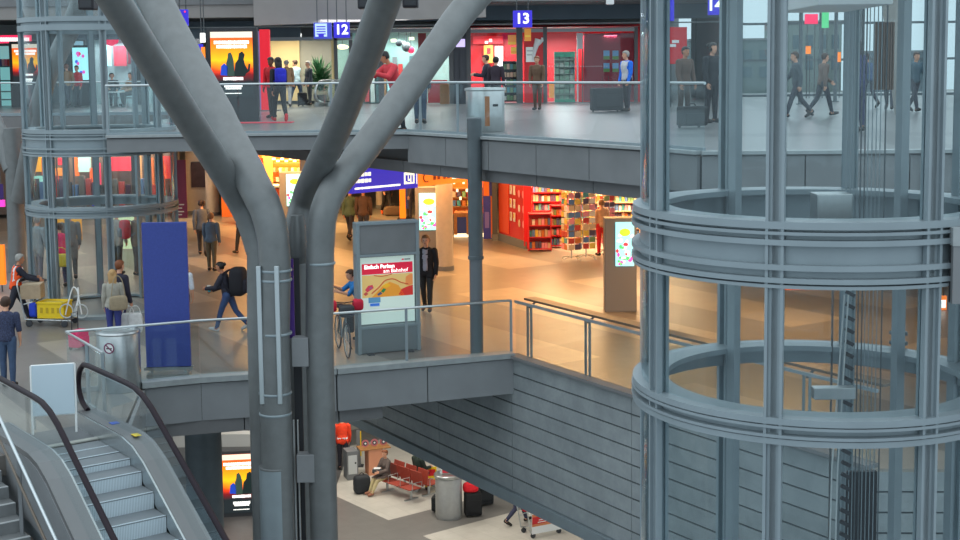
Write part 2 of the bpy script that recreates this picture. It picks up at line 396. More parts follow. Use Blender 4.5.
# ================================================================== LIFT TOWERS
def lift_tower(label, c, r, a0, bands, z0, z1, cab):
    """a round glazed lift shaft: eight I-section columns, ring bands, curved panes, guides and cables"""
    t = thing('lift_tower', label, 'lift', (c[0], c[1], 0))
    base = math.atan2(-c[1], -c[0])                       # towards the viewer
    ang = [base + R(a0 + 45 * i) for i in range(8)]
    k = r / 1.6
    for a in ang:
        mb = MB(); ca, sa = math.cos(a), math.sin(a)
        mb.box((ca * (r - .035), sa * (r - .035), (z0 + z1) / 2), (.08, .05 * k, z1 - z0), a)
        mb.box((ca * (r - .075), sa * (r - .075), (z0 + z1) / 2), (.03, .10 * k, z1 - z0), a)
        mb.box((ca * (r - .005), sa * (r - .005), (z0 + z1) / 2), (.02, .15 * k, z1 - z0), a)
        for s in (-1, 1):
            q = (ca * (r + .012) - sa * s * .062 * k, sa * (r + .012) + ca * s * .062 * k, (z0 + z1) / 2)
            mb.box(q, (.05, .024 * k, z1 - z0), a)
        mb.build('column', STEEL, t)
    edges = []                                             # glazed sections between the bands
    prev = z0
    for kind, zb, zt, rings in bands:
        edges.append((prev, zb)); prev = zt
        MB().arc(r - .05, r - .02, zb, zt, n=64).build('fascia_panel', STEEL, t, smooth=30)
        for (ra, rb, qa, qb) in rings:
            MB().arc(r + ra, r + rb, qa, qb, n=72).build('ring', STEEL, t, smooth=30)
        MB().arc(r - .26, r - .05, zt - .05, zt, n=64).build('inner_ring', STEEL, t, smooth=30)
    edges.append((prev, z1))
    for a in ang:
        for (b, e) in edges:
            MB().arc(r - .045, r - .033, b + .01, e - .01, a + R(1.5), a + R(43.5), n=10).build('glass_pane', GL_LIFT, t, smooth=60)
    # guide rails and cables
    for s in (-1, 1):
        q = base + R(180) + s * R(38)
        MB().box((math.cos(q) * (r - .32), math.sin(q) * (r - .32), (z0 + z1) / 2), (.12, .07, z1 - z0), q).build('guide_rail', STEEL, t)
    return t, base, ang

def bands_from(c, r, px, spec):
    Y = c[1] - r * .97
    zz = {k: atY(px, y, Y).z for k, y in spec.items()}
    out = []
    if 'g0' in zz: out.append(('top', zz['g3'], zz['g0'], [(-.02, .05, zz['g1'], zz['g0']), (-.02, .05, zz['g3'], zz['g2'])]))
    out.append(('deck', zz['b5'], zz['b0'], [(-.02, .045, zz['b1'], zz['b0']), (-.02, .055, zz['b1'] - .045, zz['b1'] - .02),
                (-.02, .055, zz['b2'] - .022, zz['b2'] + .022), (-.02, .055, zz['b3'] - .022, zz['b3'] + .022),
                (-.02, .055, zz['b4'] - .02, zz['b4'] + .02), (-.02, .045, zz['b5'], zz['b4'] - .035)]))
    out.append(('ring', zz['m3'], zz['m0'], [(-.02, .045, zz['m1'], zz['m0']), (-.02, .055, zz['m1'] - .03, zz['m1'] - .008),
                (-.02, .055, zz['m2'] - .012, zz['m2'] + .012), (-.02, .045, zz['m3'], zz['m2'] - .02)]))
    return sorted(out, key=lambda q: q[1]), zz

bR, zR = bands_from(TWR, TWR_R, 820, dict(b0=222, b1=229.5, b2=243, b3=268, b4=281, b5=289, m0=419.5, m1=426, m2=437.5, m3=446))
dz = zR['b0'] - zR['m0']
def shift(b, d): return (b[0], b[1] + d, b[2] + d, [(p, q, x + d, y + d) for p, q, x, y in b[3]])
deck = [b for b in bR if b[0] == 'deck'][0]; ring = [b for b in bR if b[0] == 'ring'][0]
lower = shift(deck, M0); low2 = shift(ring, M0)
upper = shift(ring, 3.75)
towerR, baseR, angR = lift_tower('large round glass lift tower with grey steel rings in the right foreground', TWR, TWR_R, -56.3,
                                 sorted(bR + [lower, upper, low2], key=lambda q: q[1]), L0, 6.4, True)
bL, zL = bands_from(TWL, TWL_R, 80, dict(g0=16, g1=21, g2=24, g3=30, b0=130, b1=134, b2=139, b3=149, b4=153.5, b5=157, m0=208, m1=211, m2=215, m3=218.5))
deckL = [b for b in bL if b[0] == 'deck'][0]
towerL, baseL, angL = lift_tower('smaller round glass lift tower on the left behind the branching column', TWL, TWL_R, -40.5,
                                 sorted(bL + [shift(deckL, M0)], key=lambda q: q[1]), M0, 6.4, True)
# machinery of the right tower: ropes, travelling cable, counterweight, boxes
def inR(px, Y): p = atY(px, 200, Y); return p.x - TWR[0], p.y - TWR[1]
yb = TWR[1] + .75
for px in (846, 850, 853.5, 857, 860, 864, 867, 871, 875, 879, 884):
    x, y = inR(px, yb); MB().tube([(x, y, L0), (x, y, 6.4)], .005 + .002 * (px % 2 < 1), 6).build('rope', STEEL_D if px % 4 < 1 else STEEL, towerR)
x, y = inR(866, yb + .12)
MB().box((x, y, -5.3), (.30, .05, 5.4)).build('rope_guard', DARK, towerR)
x, y = inR(881, yb + .10)
mb = MB(); zt, zb_ = atY(880, 22, yb).z, atY(880, 90, yb).z
for i in range(7): mb.box((x - .06 + .022 * i, y, (zt + zb_) / 2), (.014, .12, zt - zb_))
mb.box((x, y + .03, (zt + zb_) / 2), (.16, .08, zt - zb_))
mb.build('counterweight', mat('counterweight_brown', (.24, .17, .135), .5), towerR)
x0, y0 = inR(852, yb - .1); zt, zb_ = atY(850, 292, yb).z, L0 + .2
mb = MB(); n = 90
for i in range(n):
    z = zt + (zb_ - zt) * i / n; xx = x0 - .03 * i / n * 3
    mb.box((xx, y0, z), (.09, .03, .035), 0, 0, 0, R(28))
mb.build('travelling_cable', DARK, towerR)
for px0, px1 in ((846, 836), (850, 842)):
    xa, ya = inR(px0, yb - .15); xb, _ = inR(px1, yb - .15)
    MB().tube([(xa, ya, zt), (xb, ya, zt - 1.7), (xb - .05, ya, -7)], .008, 6).build('rope', PALE, towerR)
def rbox(name, x0, y0, x1, y1, Y, d, m):
    mb = MB(); a, b = atY(x0, y1, Y), atY(x1, y0, Y)
    mb.box(((a.x + b.x) / 2 - TWR[0], Y + d / 2 - TWR[1], (a.z + b.z) / 2), (b.x - a.x, d, b.z - a.z)); return mb.build(name, m, towerR, bevel=.008)
rbox('sill_box', 817, 194, 853, 224, TWR[1] - .6, .25, CHROME)
rbox('buffer_beam', 814, 388, 856, 400, TWR[1] + .1, .12, CHROME)
rbox('cabin', 818, -180, 897, 5, TWR[1] - .9, 1.5, WHITE)
rbox('door_rail', 728, -100, 741, 560, TWR[1] + 1.15, .1, STEEL)
rbox('door_rail', 829, 286, 834, 560, TWR[1] + 1.2, .06, STEEL_D)
rbox('guide_bracket', 892, 332, 908, 336, TWR[1] + 1.1, .1, STEEL_D)
rbox('guide_bracket', 892, 342, 908, 346, TWR[1] + 1.1, .1, STEEL_D)
rbox('guide_bracket', 892, 352, 908, 356, TWR[1] + 1.1, .1, STEEL_D)
rbox('guide_rail', 895, -100, 907, 560, TWR[1] + 1.15, .1, STEEL)
# bridge that joins the right tower to the upper floor
bx = TWR[0] + TWR_R * .93
struct('floor_bridge', MB().prism([(3.62, 10.36), (14, 9.75), (14, 13.2), (4.45, 13.2), (4.56, 12.0), (4.5, 11.3), (4.2, 10.8)], -.42, .04), MID)
fascia([(3.62, 10.36), (14, 9.75)], -.55, -.10, 1.6, 'trim_16')
mb = MB().bar((3.62, 10.33, -.03), (14, 9.72, -.03), .1, .14)
struct('trim_17', mb, LEDGE)

# ================================================================== BALUSTRADES
def balustrade(label, pts, z, h, joints, rail=RAILM, rail_r=.024, post_at=(), flat=False, post_m=STEEL, group=None, lean=0):
    t = thing('glass_balustrade', label, 'railing', (pts[0][0], pts[0][1], z), 0, group)
    o = Vector((pts[0][0], pts[0][1], 0)); P = [Vector((p[0], p[1], 0)) - o for p in pts]
    mb = MB()
    if flat:
        for a, b in zip(P[:-1], P[1:]): mb.bar(a + Vector((0, 0, h)), b + Vector((0, 0, h)), .07, .035)
    else: mb.tube([p + Vector((0, 0, h)) for p in P], rail_r, 10)
    mb.build('handrail', rail, t, smooth=40)
    for a, b in zip(P[:-1], P[1:]):
        d = b - a; Ln = d.length; n = max(1, round(Ln / joints)); rz = math.atan2(d.y, d.x)
        for i in range(n):
            c = a + d * ((i + .5) / n)
            MB().box((c.x, c.y, h / 2 - .01), (Ln / n - .015, .014, h - .06), rz).build('glass_pane', GL_RAIL, t)
        d.normalize(); nn = Vector((-d.y, d.x, 0))
        MB().bar(a + Vector((0, 0, .05)), b + Vector((0, 0, .05)), .04, .09).build('base_channel', post_m, t)
    for q in post_at:
        s = q if q >= 0 else 1e9; a = P[0] if q >= 0 else P[-1]
        for b0, b1 in zip(P[:-1], P[1:]):
            Ln = (b1 - b0).length
            if s <= Ln: a = b0 + (b1 - b0) * (s / Ln); break
            s -= Ln
        MB().box((a.x, a.y, h / 2), (.05, .05, h), 0).build('post', post_m, t)
    return t
def inset(pts, d):
    out = []
    for i, p in enumerate(pts):
        q = Vector((*p, 0)); dirs = []
        if i: dirs.append((q - Vector((*pts[i - 1], 0))).normalized())
        if i < len(pts) - 1: dirs.append((Vector((*pts[i + 1], 0)) - q).normalized())
        dd = sum(dirs, Vector()).normalized(); n = Vector((-dd.y, dd.x, 0)); q = q + n * d; out.append((q.x, q.y))
    return out
balustrade('glass balustrade with slim steel handrail along the upper concourse edge', inset(UE[:6], .06), 0, 1.06, 1.7, post_at=(0.02, 2.3, 4.6, 6.6, 8.0))
balustrade('glass balustrade on the upper floor at far left beyond the lift tower', [(-30, 44.1), (-9.6, 43.2)], 0, 1.06, 2.4)
balustrade('glass balustrade of the upper bridge beside the right lift tower', [(3.72, 10.43), (14, 9.83)], .04, .97, 1.6, rail_r=.03)
corner = onz(66, 332, M0 + 1.09)
balustrade('glass balustrade along the front edge of the middle floor by the escalator',
           [(onz(103, 353, M0 + 1.09).x, onz(103, 353, M0 + 1.09).y), (corner.x, corner.y)] + inset(MF[1:], .05), M0, 1.09, 1.75, post_at=(.02, .9, 8.2, -1))
# right part: leaning glass with wide bronze rail on brackets
t = thing('bronze_rail_balustrade', 'balustrade with a wide bronze rail on brackets above the concrete wall', 'railing', (MR[0][0], MR[0][1], M0))
o = Vector((MR[0][0], MR[0][1], 0)); PR = [Vector((*p, 0)) - o for p in inset(MR, .08)]
mb = MB()
for a, b in zip(PR[:-1], PR[1:]): mb.bar(a + Vector((0, 0, 1.07)), b + Vector((0, 0, 1.07)), .05, .05)
mb.build('top_rail', STEEL, t)
mb = MB(); d0 = (PR[1] - PR[0]).normalized(); nn = Vector((-d0.y, d0.x, 0))
for a, b in zip(PR[:-1], PR[1:]):
    d = (b - a).normalized(); n2 = Vector((-d.y, d.x, 0))
    mb.bar(a + n2 * .26 + Vector((0, 0, 1.12)) + d * .1, b + n2 * .26 + Vector((0, 0, 1.12)), .26, .04)
mb.build('bronze_rail', RAILWOOD, t)
for a, b in zip(PR[:-1], PR[1:]):
    d = b - a; Ln = d.length; n = max(1, round(Ln / 1.9)); rz = math.atan2(d.y, d.x); d.normalize(); n2 = Vector((-d.y, d.x, 0))
    for i in range(n):
        c = a + d * (Ln * (i + .5) / n)
        MB().box((c.x, c.y, .53), (Ln / n - .02, .014, 1.0), rz).build('glass_pane', GL_RAIL, t)
    for i in range(n):
        p = a + d * (Ln * (i + .22) / n)
        mb = MB()
        for s in (-.06, .06):
            q = p + d * s + n2 * .05
            mb.box((q.x, q.y, .52), (.012, .05, 1.04), rz)
        mb.build('post', STEEL, t)
        MB().bar(p + n2 * .05 + Vector((0, 0, 1.0)), p + n2 * .22 + Vector((0, 0, 1.12)), .03, .03).build('bracket', STEEL_D, t)

# ================================================================== COLUMNS
def spline(pts, n=6):
    P = [Vector(p) for p in pts]; out = []
    for i in range(len(P) - 1):
        p0, p1, p2, p3 = P[max(i - 1, 0)], P[i], P[i + 1], P[min(i + 2, len(P) - 1)]
        for j in range(n):
            t = j / n
            out.append(.5 * ((2 * p1) + (-p0 + p2) * t + (2 * p0 - 5 * p1 + 4 * p2 - p3) * t * t + (-p0 + 3 * p1 - 3 * p2 + p3) * t ** 3))
    out.append(P[-1]); return out
tx, ty = atY(290, 400, 21.6).x, 21.6
tree = thing('branching_column', 'grey steel column of bundled tubes branching upwards like a tree', 'column', (tx, ty, L0))
TO = Vector((tx, ty, L0))
def tubepx(name, rows, rr, m=TUBE):
    return MB().tube([p - TO for p in spline([atY(*r) for r in rows])], rr, 20).build(name, m, tree, smooth=50)
def down(px, Y): p = atY(px, 400, Y); return p
def branch(rows, Y, px, r):
    p = down(px, Y); pts = [atY(*q) for q in rows]
    base_pts = [p.copy() for _ in range(3)]
    for q, z in zip(base_pts, (-2.9, -5.0, L0)): q.z = z
    P_ = [q - TO for q in spline(pts) + base_pts]
    if isinstance(r, list): r = (r + [r[-1]] * 60)[:len(P_)]
    return MB().tube(P_, r, 22).build('tube', TUBE, tree, smooth=50)
branch([(116, -85, 24.2), (155, 0, 23.3), (186, 60, 22.6), (222, 125, 21.8), (252, 181, 21.2), (265, 207, 21.05), (272, 232, 21), (275, 262, 21)], 21, 275.5, [.305] * 6 + [.30] * 6 + [.295] * 6 + [.28] * 6 + [.265] * 6 + [.255] * 6 + [.25] * 6 + [.25] * 4)
branch([(66, -70, 16.6), (114, 0, 17.8), (155, 66, 19.0), (199, 135, 20.4), (234, 190, 21.4), (250, 220, 21.6), (261, 255, 21.6)], 21.6, 263, [.21] * 12 + [.215] * 12 + [.225] * 15)
branch([(553, -85, 24.4), (473, 0, 23.4), (441, 42, 22.9), (382, 125, 22.0), (351, 166, 21.6), (333, 190, 21.35), (323.5, 214, 21.2), (320.5, 245, 21.2), (320, 262, 21.2)], 21.2, 321, [.25] * 12 + [.24] * 12 + [.225] * 24 + [.222] * 4)
branch([(415, -85, 17.0), (385, 0, 18.2), (361, 67, 19.3), (337, 128, 20.6), (318, 168, 21.5), (305, 198, 22.2), (298, 225, 22.2), (297, 255, 22.2)], 22.2, 299, [.222] * 24 + [.22] * 6 + [.21] * 16)
# cast connector between the tubes, collars, light strips, conduit, boxes
def onfront(px, y, Y): return atY(px, y, Y) - TO
for (px, Y, rr, ys) in ((275.5, 21, .256, (270, 279.5, 333, 392.5, 413)), (275.5, 21, .258, (466.5,)), (321, 21.2, .226, (263,)), (262, 20.62, .256, ())):
    for y in ys:
        p = onfront(px, y, Y); MB().lathe([(rr, -.02), (rr + .006, -.012), (rr + .006, .012), (rr, .02)], 28, p).build('collar', STEEL if y != 466.5 else TUBE, tree, smooth=40)
p0, p1 = onfront(275.5, 467, 21), onfront(275.5, 600, 21)
MB().lathe([(.252, 0), (.262, -.01), (.262, p1.z - p0.z), (.25, p1.z - p0.z)], 28, p0).build('sleeve', STEEL, tree, smooth=40)
for px in (259.5, 277.5):
    Y = 20.82 if px < 265 else 20.72
    a, b = onfront(px, 266, Y), onfront(px + 2, 404, Y)
    MB().box(((a.x + b.x) / 2, a.y, (a.z + b.z) / 2), (.075, .07, a.z - b.z)).build('light_strip', RAILM, tree, bevel=.01)
for px, m, y0, y1, Y, wd in ((291.5, mat('purple_strip', (.07, .02, .22), .5), 259, 338, 21.2, .085), (299, DARK, 258, 560, 21.45, .13), (295.5, PALE, 420, 560, 21.3, .025), (299.5, PALE, 420, 560, 21.3, .02)):
    a, b = onfront(px, y0, Y), onfront(px, y1, Y)
    MB().box(((a.x + b.x) / 2, a.y, (a.z + b.z) / 2), (wd, .05, a.z - b.z)).build('conduit', m, tree)
for x0, y0, x1, y1 in ((292, 338, 308, 367), (297, 455, 314, 483)):
    a, b = atY(x0, y1, 21.0) - TO, atY(x1, y0, 21.0) - TO
    MB().box(((a.x + b.x) / 2, a.y + .12, (a.z + b.z) / 2), (b.x - a.x, .24, b.z - a.z)).build('junction_box', FASC, tree, bevel=.01)
a = onfront(297, 215, 21.6)
MB().lathe([(.10, 0), (.14, -.25), (.14, -.75), (.12, -.78)], 20, a).build('connector', TUBE, tree, smooth=40)

# slim dark column in front of the upper slab
b = Vector((atY(476.3, 300, 25.52).x, 25.52, M0)); t = thing('slim_column', 'slim dark round steel column standing at the middle floor edge', 'column', (b.x, b.y, M0))
zt = atY(476.5, 117.5, b.y).z - M0; zm = atY(476, 256, b.y).z - M0
MB().lathe([(.128, 0), (.128, .03)], 24).build('base_plate', STEEL_D, t, smooth=40)
MB().lathe([(.125, .02), (.125, zm - .02)], 24).build('lower_shaft', mat('slim_shaft', (.15, .17, .19), .5, .25), t, smooth=40)
MB().lathe([(.150, zm - .06), (.150, zm), (.138, zm + .01), (.138, zt - .02), (.12, zt)], 24).build('upper_shaft', STEEL_D, t, smooth=40)

# branching column in the background at far left
b = onz(14, 262, M0); b.y = 37.5; p = atY(14.5, 200, 37.5); t = thing('background_column', 'distant grey column with leaning struts behind the left lift tower', 'column', (p.x, 37.5, M0))
o = Vector((p.x, 37.5, M0))
MB().tube([(0, 0, 0)] + [atY(x, y, 37.5) - o for x, y in ((13.5, 150), (12, 128))], .24, 18).build('trunk', TUBE, t, smooth=50)
MB().tube([atY(x, y, yy) - o for x, y, yy in ((20, 200, 37.3), (38, 110, 36.5), (48, 75, 36.2), (70, 30, 35.8), (85, -10, 35.4))], .25, 18).build('strut', TUBE, t, smooth=50)
MB().tube([atY(x, y, yy) - o for x, y, yy in ((12, 170, 37.5), (2, 140, 37.8), (-20, 90, 38.5))], .24, 18).build('strut', TUBE, t, smooth=50)
# dark round column of the lower level
t = thing('round_column', 'thick dark round column under the middle floor near the lit poster', 'column', (0, 27.4, L0))
rr = abs(atY(221.5, 450, 27.4).x - atY(185.5, 450, 27.4).x) / 2
t.location.x = atY(203.5, 450, 27.4).x
MB().lathe([(rr + .05, 0), (rr + .05, .1), (rr, .12)], 32).build('plinth', DARK, t, smooth=40)
MB().lathe([(rr, .1), (rr, M0 - .74 - L0)], 32).build('shaft', STEEL_D, t, smooth=40)

# ================================================================== ESCALATOR AND STAIR
ez = math.atan2(ud.y, ud.x)
t = thing('escalator', 'steel and glass escalator going down in the left foreground', 'escalator', (EO.x, EO.y, M0), 0)
def L_(s, v, z): q = ud * s + vd * v; return Vector((q.x, q.y, z))
SL = math.tan(R(30)); S0 = 1.35; SE = (M0 - L0) / SL + S0
def prof(s, r=.9):                                     # height of the pitch line along the run, with an eased knee
    if s < S0 - r / 2: return 0.
    if s < S0 + r / 2: q = (s - S0 + r / 2); return -SL * q * q / (2 * r)
    return -SL * (s - S0)
def sweep(v0, v1, z0, z1, sa, sb, m, name, n=40, step=None):
    mb = MB(); vv = []; ss = [sa + (sb - sa) * i / n for i in range(n + 1)]
    for s in ss:
        z = prof(s)
        for v, q in ((v0, z0), (v1, z0), (v1, z1), (v0, z1)): vv.append(L_(s, v, z + q))
    ff = [(0, 1, 2, 3), (4 * n + 3, 4 * n + 2, 4 * n + 1, 4 * n)]
    for i in range(n):
        for q in range(4): ff.append((i * 4 + q, i * 4 + 4 + q, i * 4 + 4 + (q + 1) % 4, i * 4 + (q + 1) % 4))
    mb.add(vv, ff); return mb.build(name, m, t)
for sgn in (-1, 1):
    f = lambda a, b: (min(sgn * a, sgn * b), max(sgn * a, sgn * b))
    sweep(*f(.50, .535), -.05, .24, -.9, SE, CHROME, 'skirt')
    sweep(*f(.53, .86), .16, .25, -.9, SE, mat('escalator_deck', (.20, .20, .205), .42, .5), 'deck')
    sweep(*f(.82, .87), -.75, .17, -.9, SE, FASC, 'side_cladding')
    sweep(*f(.668, .682), .24, .93, -.85, SE, GL_RAIL, 'glass_panel')
    pts = [L_(-.80, sgn * .675, .26), L_(-1.05, sgn * .675, .36), L_(-1.17, sgn * .675, .58), L_(-1.10, sgn * .675, .82), L_(-.92, sgn * .675, .96)]
    pts = spline(pts, 5) + [L_(s, sgn * .675, prof(s) + .98) for s in np.linspace(-.7, SE, 50)]
    MB().tube(pts, .042, 10).build('handrail', mat('handrail_rubber', (.018, .011, .017), .5), t, smooth=50)
    sweep(*f(.655, .695), .93, .95, -.85, SE, CHROME, 'handrail_track')
mb = MB()
for s0, s1, zz in ((-.9, .0, .0),): mb.box(L_(-.45, 0, .008), (.9, 1.0, .016), ez)
mb.build('landing_plate', mat('landing_plate', (.16, .17, .18), .45, .6), t)
MB().box(L_(0.02, 0, .02), (.12, 1.0, .02), ez).build('comb', mat('comb_plate', (.55, .55, .5), .4, .7), t)
STEPM = bpy.data.materials.new('escalator_step'); STEPM.use_nodes = True
nt = STEPM.node_tree; b_ = nt.nodes['Principled BSDF']; tc = nt.nodes.new('ShaderNodeTexCoord'); mp = nt.nodes.new('ShaderNodeMapping')
mp.inputs['Rotation'].default_value = (0, 0, -math.atan2(vd.y, vd.x)); wv = nt.nodes.new('ShaderNodeTexWave'); wv.inputs['Scale'].default_value = 14
nt.links.new(tc.outputs['Object'], mp.inputs[0]); nt.links.new(mp.outputs[0], wv.inputs[0])
rp = nt.nodes.new('ShaderNodeValToRGB'); rp.color_ramp.elements[0].color = (.34, .41, .46, 1); rp.color_ramp.elements[1].color = (.62, .71, .77, 1)
nt.links.new(wv.outputs[1], rp.inputs[0]); nt.links.new(rp.outputs[0], b_.inputs[0]); b_.inputs['Roughness'].default_value = .5; b_.inputs['Metallic'].default_value = .1
TREADM = mat('step_tread', (.20, .225, .245), .55, .2)
i = 0; s = .08
while s < SE - .4:
    z = prof(s + .2)
    zt = z if s > .3 else 0
    mb = MB(); mb.box(L_(s + .2, 0, zt - .012), (.395, .99, .024), ez, 0)
    mb.box(L_(s + .392, 0, zt - .125), (.02, .99, .215), ez, 1)
    mb.box(L_(s + .385, 0, zt + .002), (.03, .99, .006), ez, 1)
    mb.build('step', [TREADM, STEPM], t); s += .40
sweep(-.86, .86, -.95, -.72, -.9, SE, STEEL_D, 'truss')
MB().box(L_(1.05, .695, .255), (.16, .1, .006), ez).build('sticker', YELLOW, t)
MB().box(L_(.2, .70, .256), (.13, .12, .006), ez).build('sticker', mat('sticker_blue', (.05, .12, .5), .5), t)

MATS['handrail_rubber'].node_tree.nodes['Principled BSDF'].inputs['Specular IOR Level'].default_value = .2
# stone stair on the far left with steel railing
st = thing('stone_stair', 'grey stone stair going down left of the escalator', 'stair', (EO.x, EO.y, M0))
mb = MB(); nst = 45; rise = (M0 - L0) / nst; run = .29
for i in range(nst):
    mb.box(L_(-.1 + run * (i + .5), -2.45, -rise * (i + 1) - .2 + .0), (run + .03, 2.9, .4), ez, 0)
    mb.box(L_(-.1 + run * (i + .97), -2.45, -rise * (i + 1) + .003), (.05, 2.9, .008), ez, 1)
mb.build('flight', [mat('stair_stone', (.17, .18, .185), .6, var=.12, scale=5), mat('stair_nosing', (.40, .42, .43), .6)], st)
sr_ = bpy.data.objects.new('railing', None); col.objects.link(sr_); sr_.parent = st
zz = lambda s: -rise / run * max(0, s + .1)
MB().tube([L_(s, -1.06, zz(s) + .98) for s in (-.9, -.1, 2.0, 4, 7.4)], .024, 10).build('handrail', RAILM, sr_, smooth=50)
MB().tube([L_(s, -1.10, zz(s) + .74) for s in (-.9, -.1, 2.0, 4, 7.4)], .02, 10).build('lower_rail', RAILWOOD, sr_, smooth=50)
for s in (-.7, 1.2, 3.1, 5.0, 6.9):
    MB().bar(L_(s, -1.06, zz(s) - .1), L_(s, -1.06, zz(s) + .96), .05, .03).build('post', MID, sr_)

# ================================================================== PEOPLE
SKIN = [mat('skin_light', C(214, 160, 132), .55), mat('skin_tan', C(190, 130, 98), .55), mat('skin_dark', C(110, 72, 54), .55)]
HAIRM = {'brown': mat('hair_brown', C(62, 40, 28), .6), 'black': mat('hair_black', C(22, 18, 18), .5), 'blonde': mat('hair_blonde', C(176, 140, 92), .6),
         'grey': mat('hair_grey', C(150, 148, 144), .6), 'auburn': mat('hair_auburn', C(120, 66, 34), .6), 'fair': mat('hair_fair', C(140, 100, 66), .6)}
EYEM = mat('eye_dark', C(24, 20, 18), .3); LIPM = mat('lips', C(150, 78, 70), .5)
_cloth = {}
def cloth(c, var=.0):
    k = (c, var)
    if k not in _cloth: _cloth[k] = mat('cloth_%d' % len(_cloth), C(*c), .8, var=var or .12, scale=60 if var else 14)
    return _cloth[k]
def frame(d):
    d = Vector(d).normalized(); ref = Vector((1, 0, 0)) if abs(d.x) < .9 else Vector((0, 1, 0))
    a = d.cross(ref).normalized(); return d, a, d.cross(a)
def cone(mb, p0, r0, p1, r1, n=10):
    p0, p1 = Vector(p0), Vector(p1); d, a, b = frame(p1 - p0); rows = []
    for t in (-1, -.8, -.45, 0): rows.append((p0 + d * r0 * t, r0 * math.sqrt(max(.0004, 1 - t * t))))
    for t in (0, .45, .8, 1): rows.append((p1 + d * r1 * t, r1 * math.sqrt(max(.0004, 1 - t * t))))
    vv = [p + (a * math.cos(2 * math.pi * j / n) + b * math.sin(2 * math.pi * j / n)) * r for p, r in rows for j in range(n)]; k = len(rows)
    mb.add(vv, [(i * n + j, i * n + (j + 1) % n, (i + 1) * n + (j + 1) % n, (i + 1) * n + j) for i in range(k - 1) for j in range(n)] +
           [tuple(range(n))[::-1], tuple((k - 1) * n + j for j in range(n))])
def loft(mb, secs, n=16):      # secs: (centre, x axis, y axis)
    vv = [c + x * math.cos(2 * math.pi * j / n) + y * math.sin(2 * math.pi * j / n) for c, x, y in secs for j in range(n)]; k = len(secs)
    mb.add(vv, [(i * n + j, i * n + (j + 1) % n, (i + 1) * n + (j + 1) % n, (i + 1) * n + j) for i in range(k - 1) for j in range(n)] +
           [tuple(range(n))[::-1], tuple((k - 1) * n + j for j in range(n))])

STAND = dict(lean=2, legs=((3, 2), (-2, 2)), arms=((4, 8, 14), (2, 8, 14)))
WALK = dict(lean=5, legs=((24, 8), (-16, 26)), arms=((-18, 7, 18), (20, 7, 24)))
WALK2 = dict(lean=4, legs=((-15, 24), (20, 6)), arms=((20, 7, 28), (-16, 7, 16)))
SIT = dict(lean=-4, legs=((84, 80), (88, 100)), arms=((18, 10, 62), (22, 10, 66)), seat=True)
HOLD = dict(lean=3, legs=((4, 3), (-4, 4)), arms=((22, 8, 70), (18, 8, 78)))
PUSH = dict(lean=10, legs=((26, 10), (-20, 22)), arms=((38, 5, 30), (36, 5, 32)))
LEANF = dict(lean=20, legs=((-6, 2), (2, 6)), arms=((34, 14, 58), (42, 10, 62)))
BAGARM = dict(lean=3, legs=((10, 4), (-8, 14)), arms=((6, 7, 95), (-4, 8, 12)))

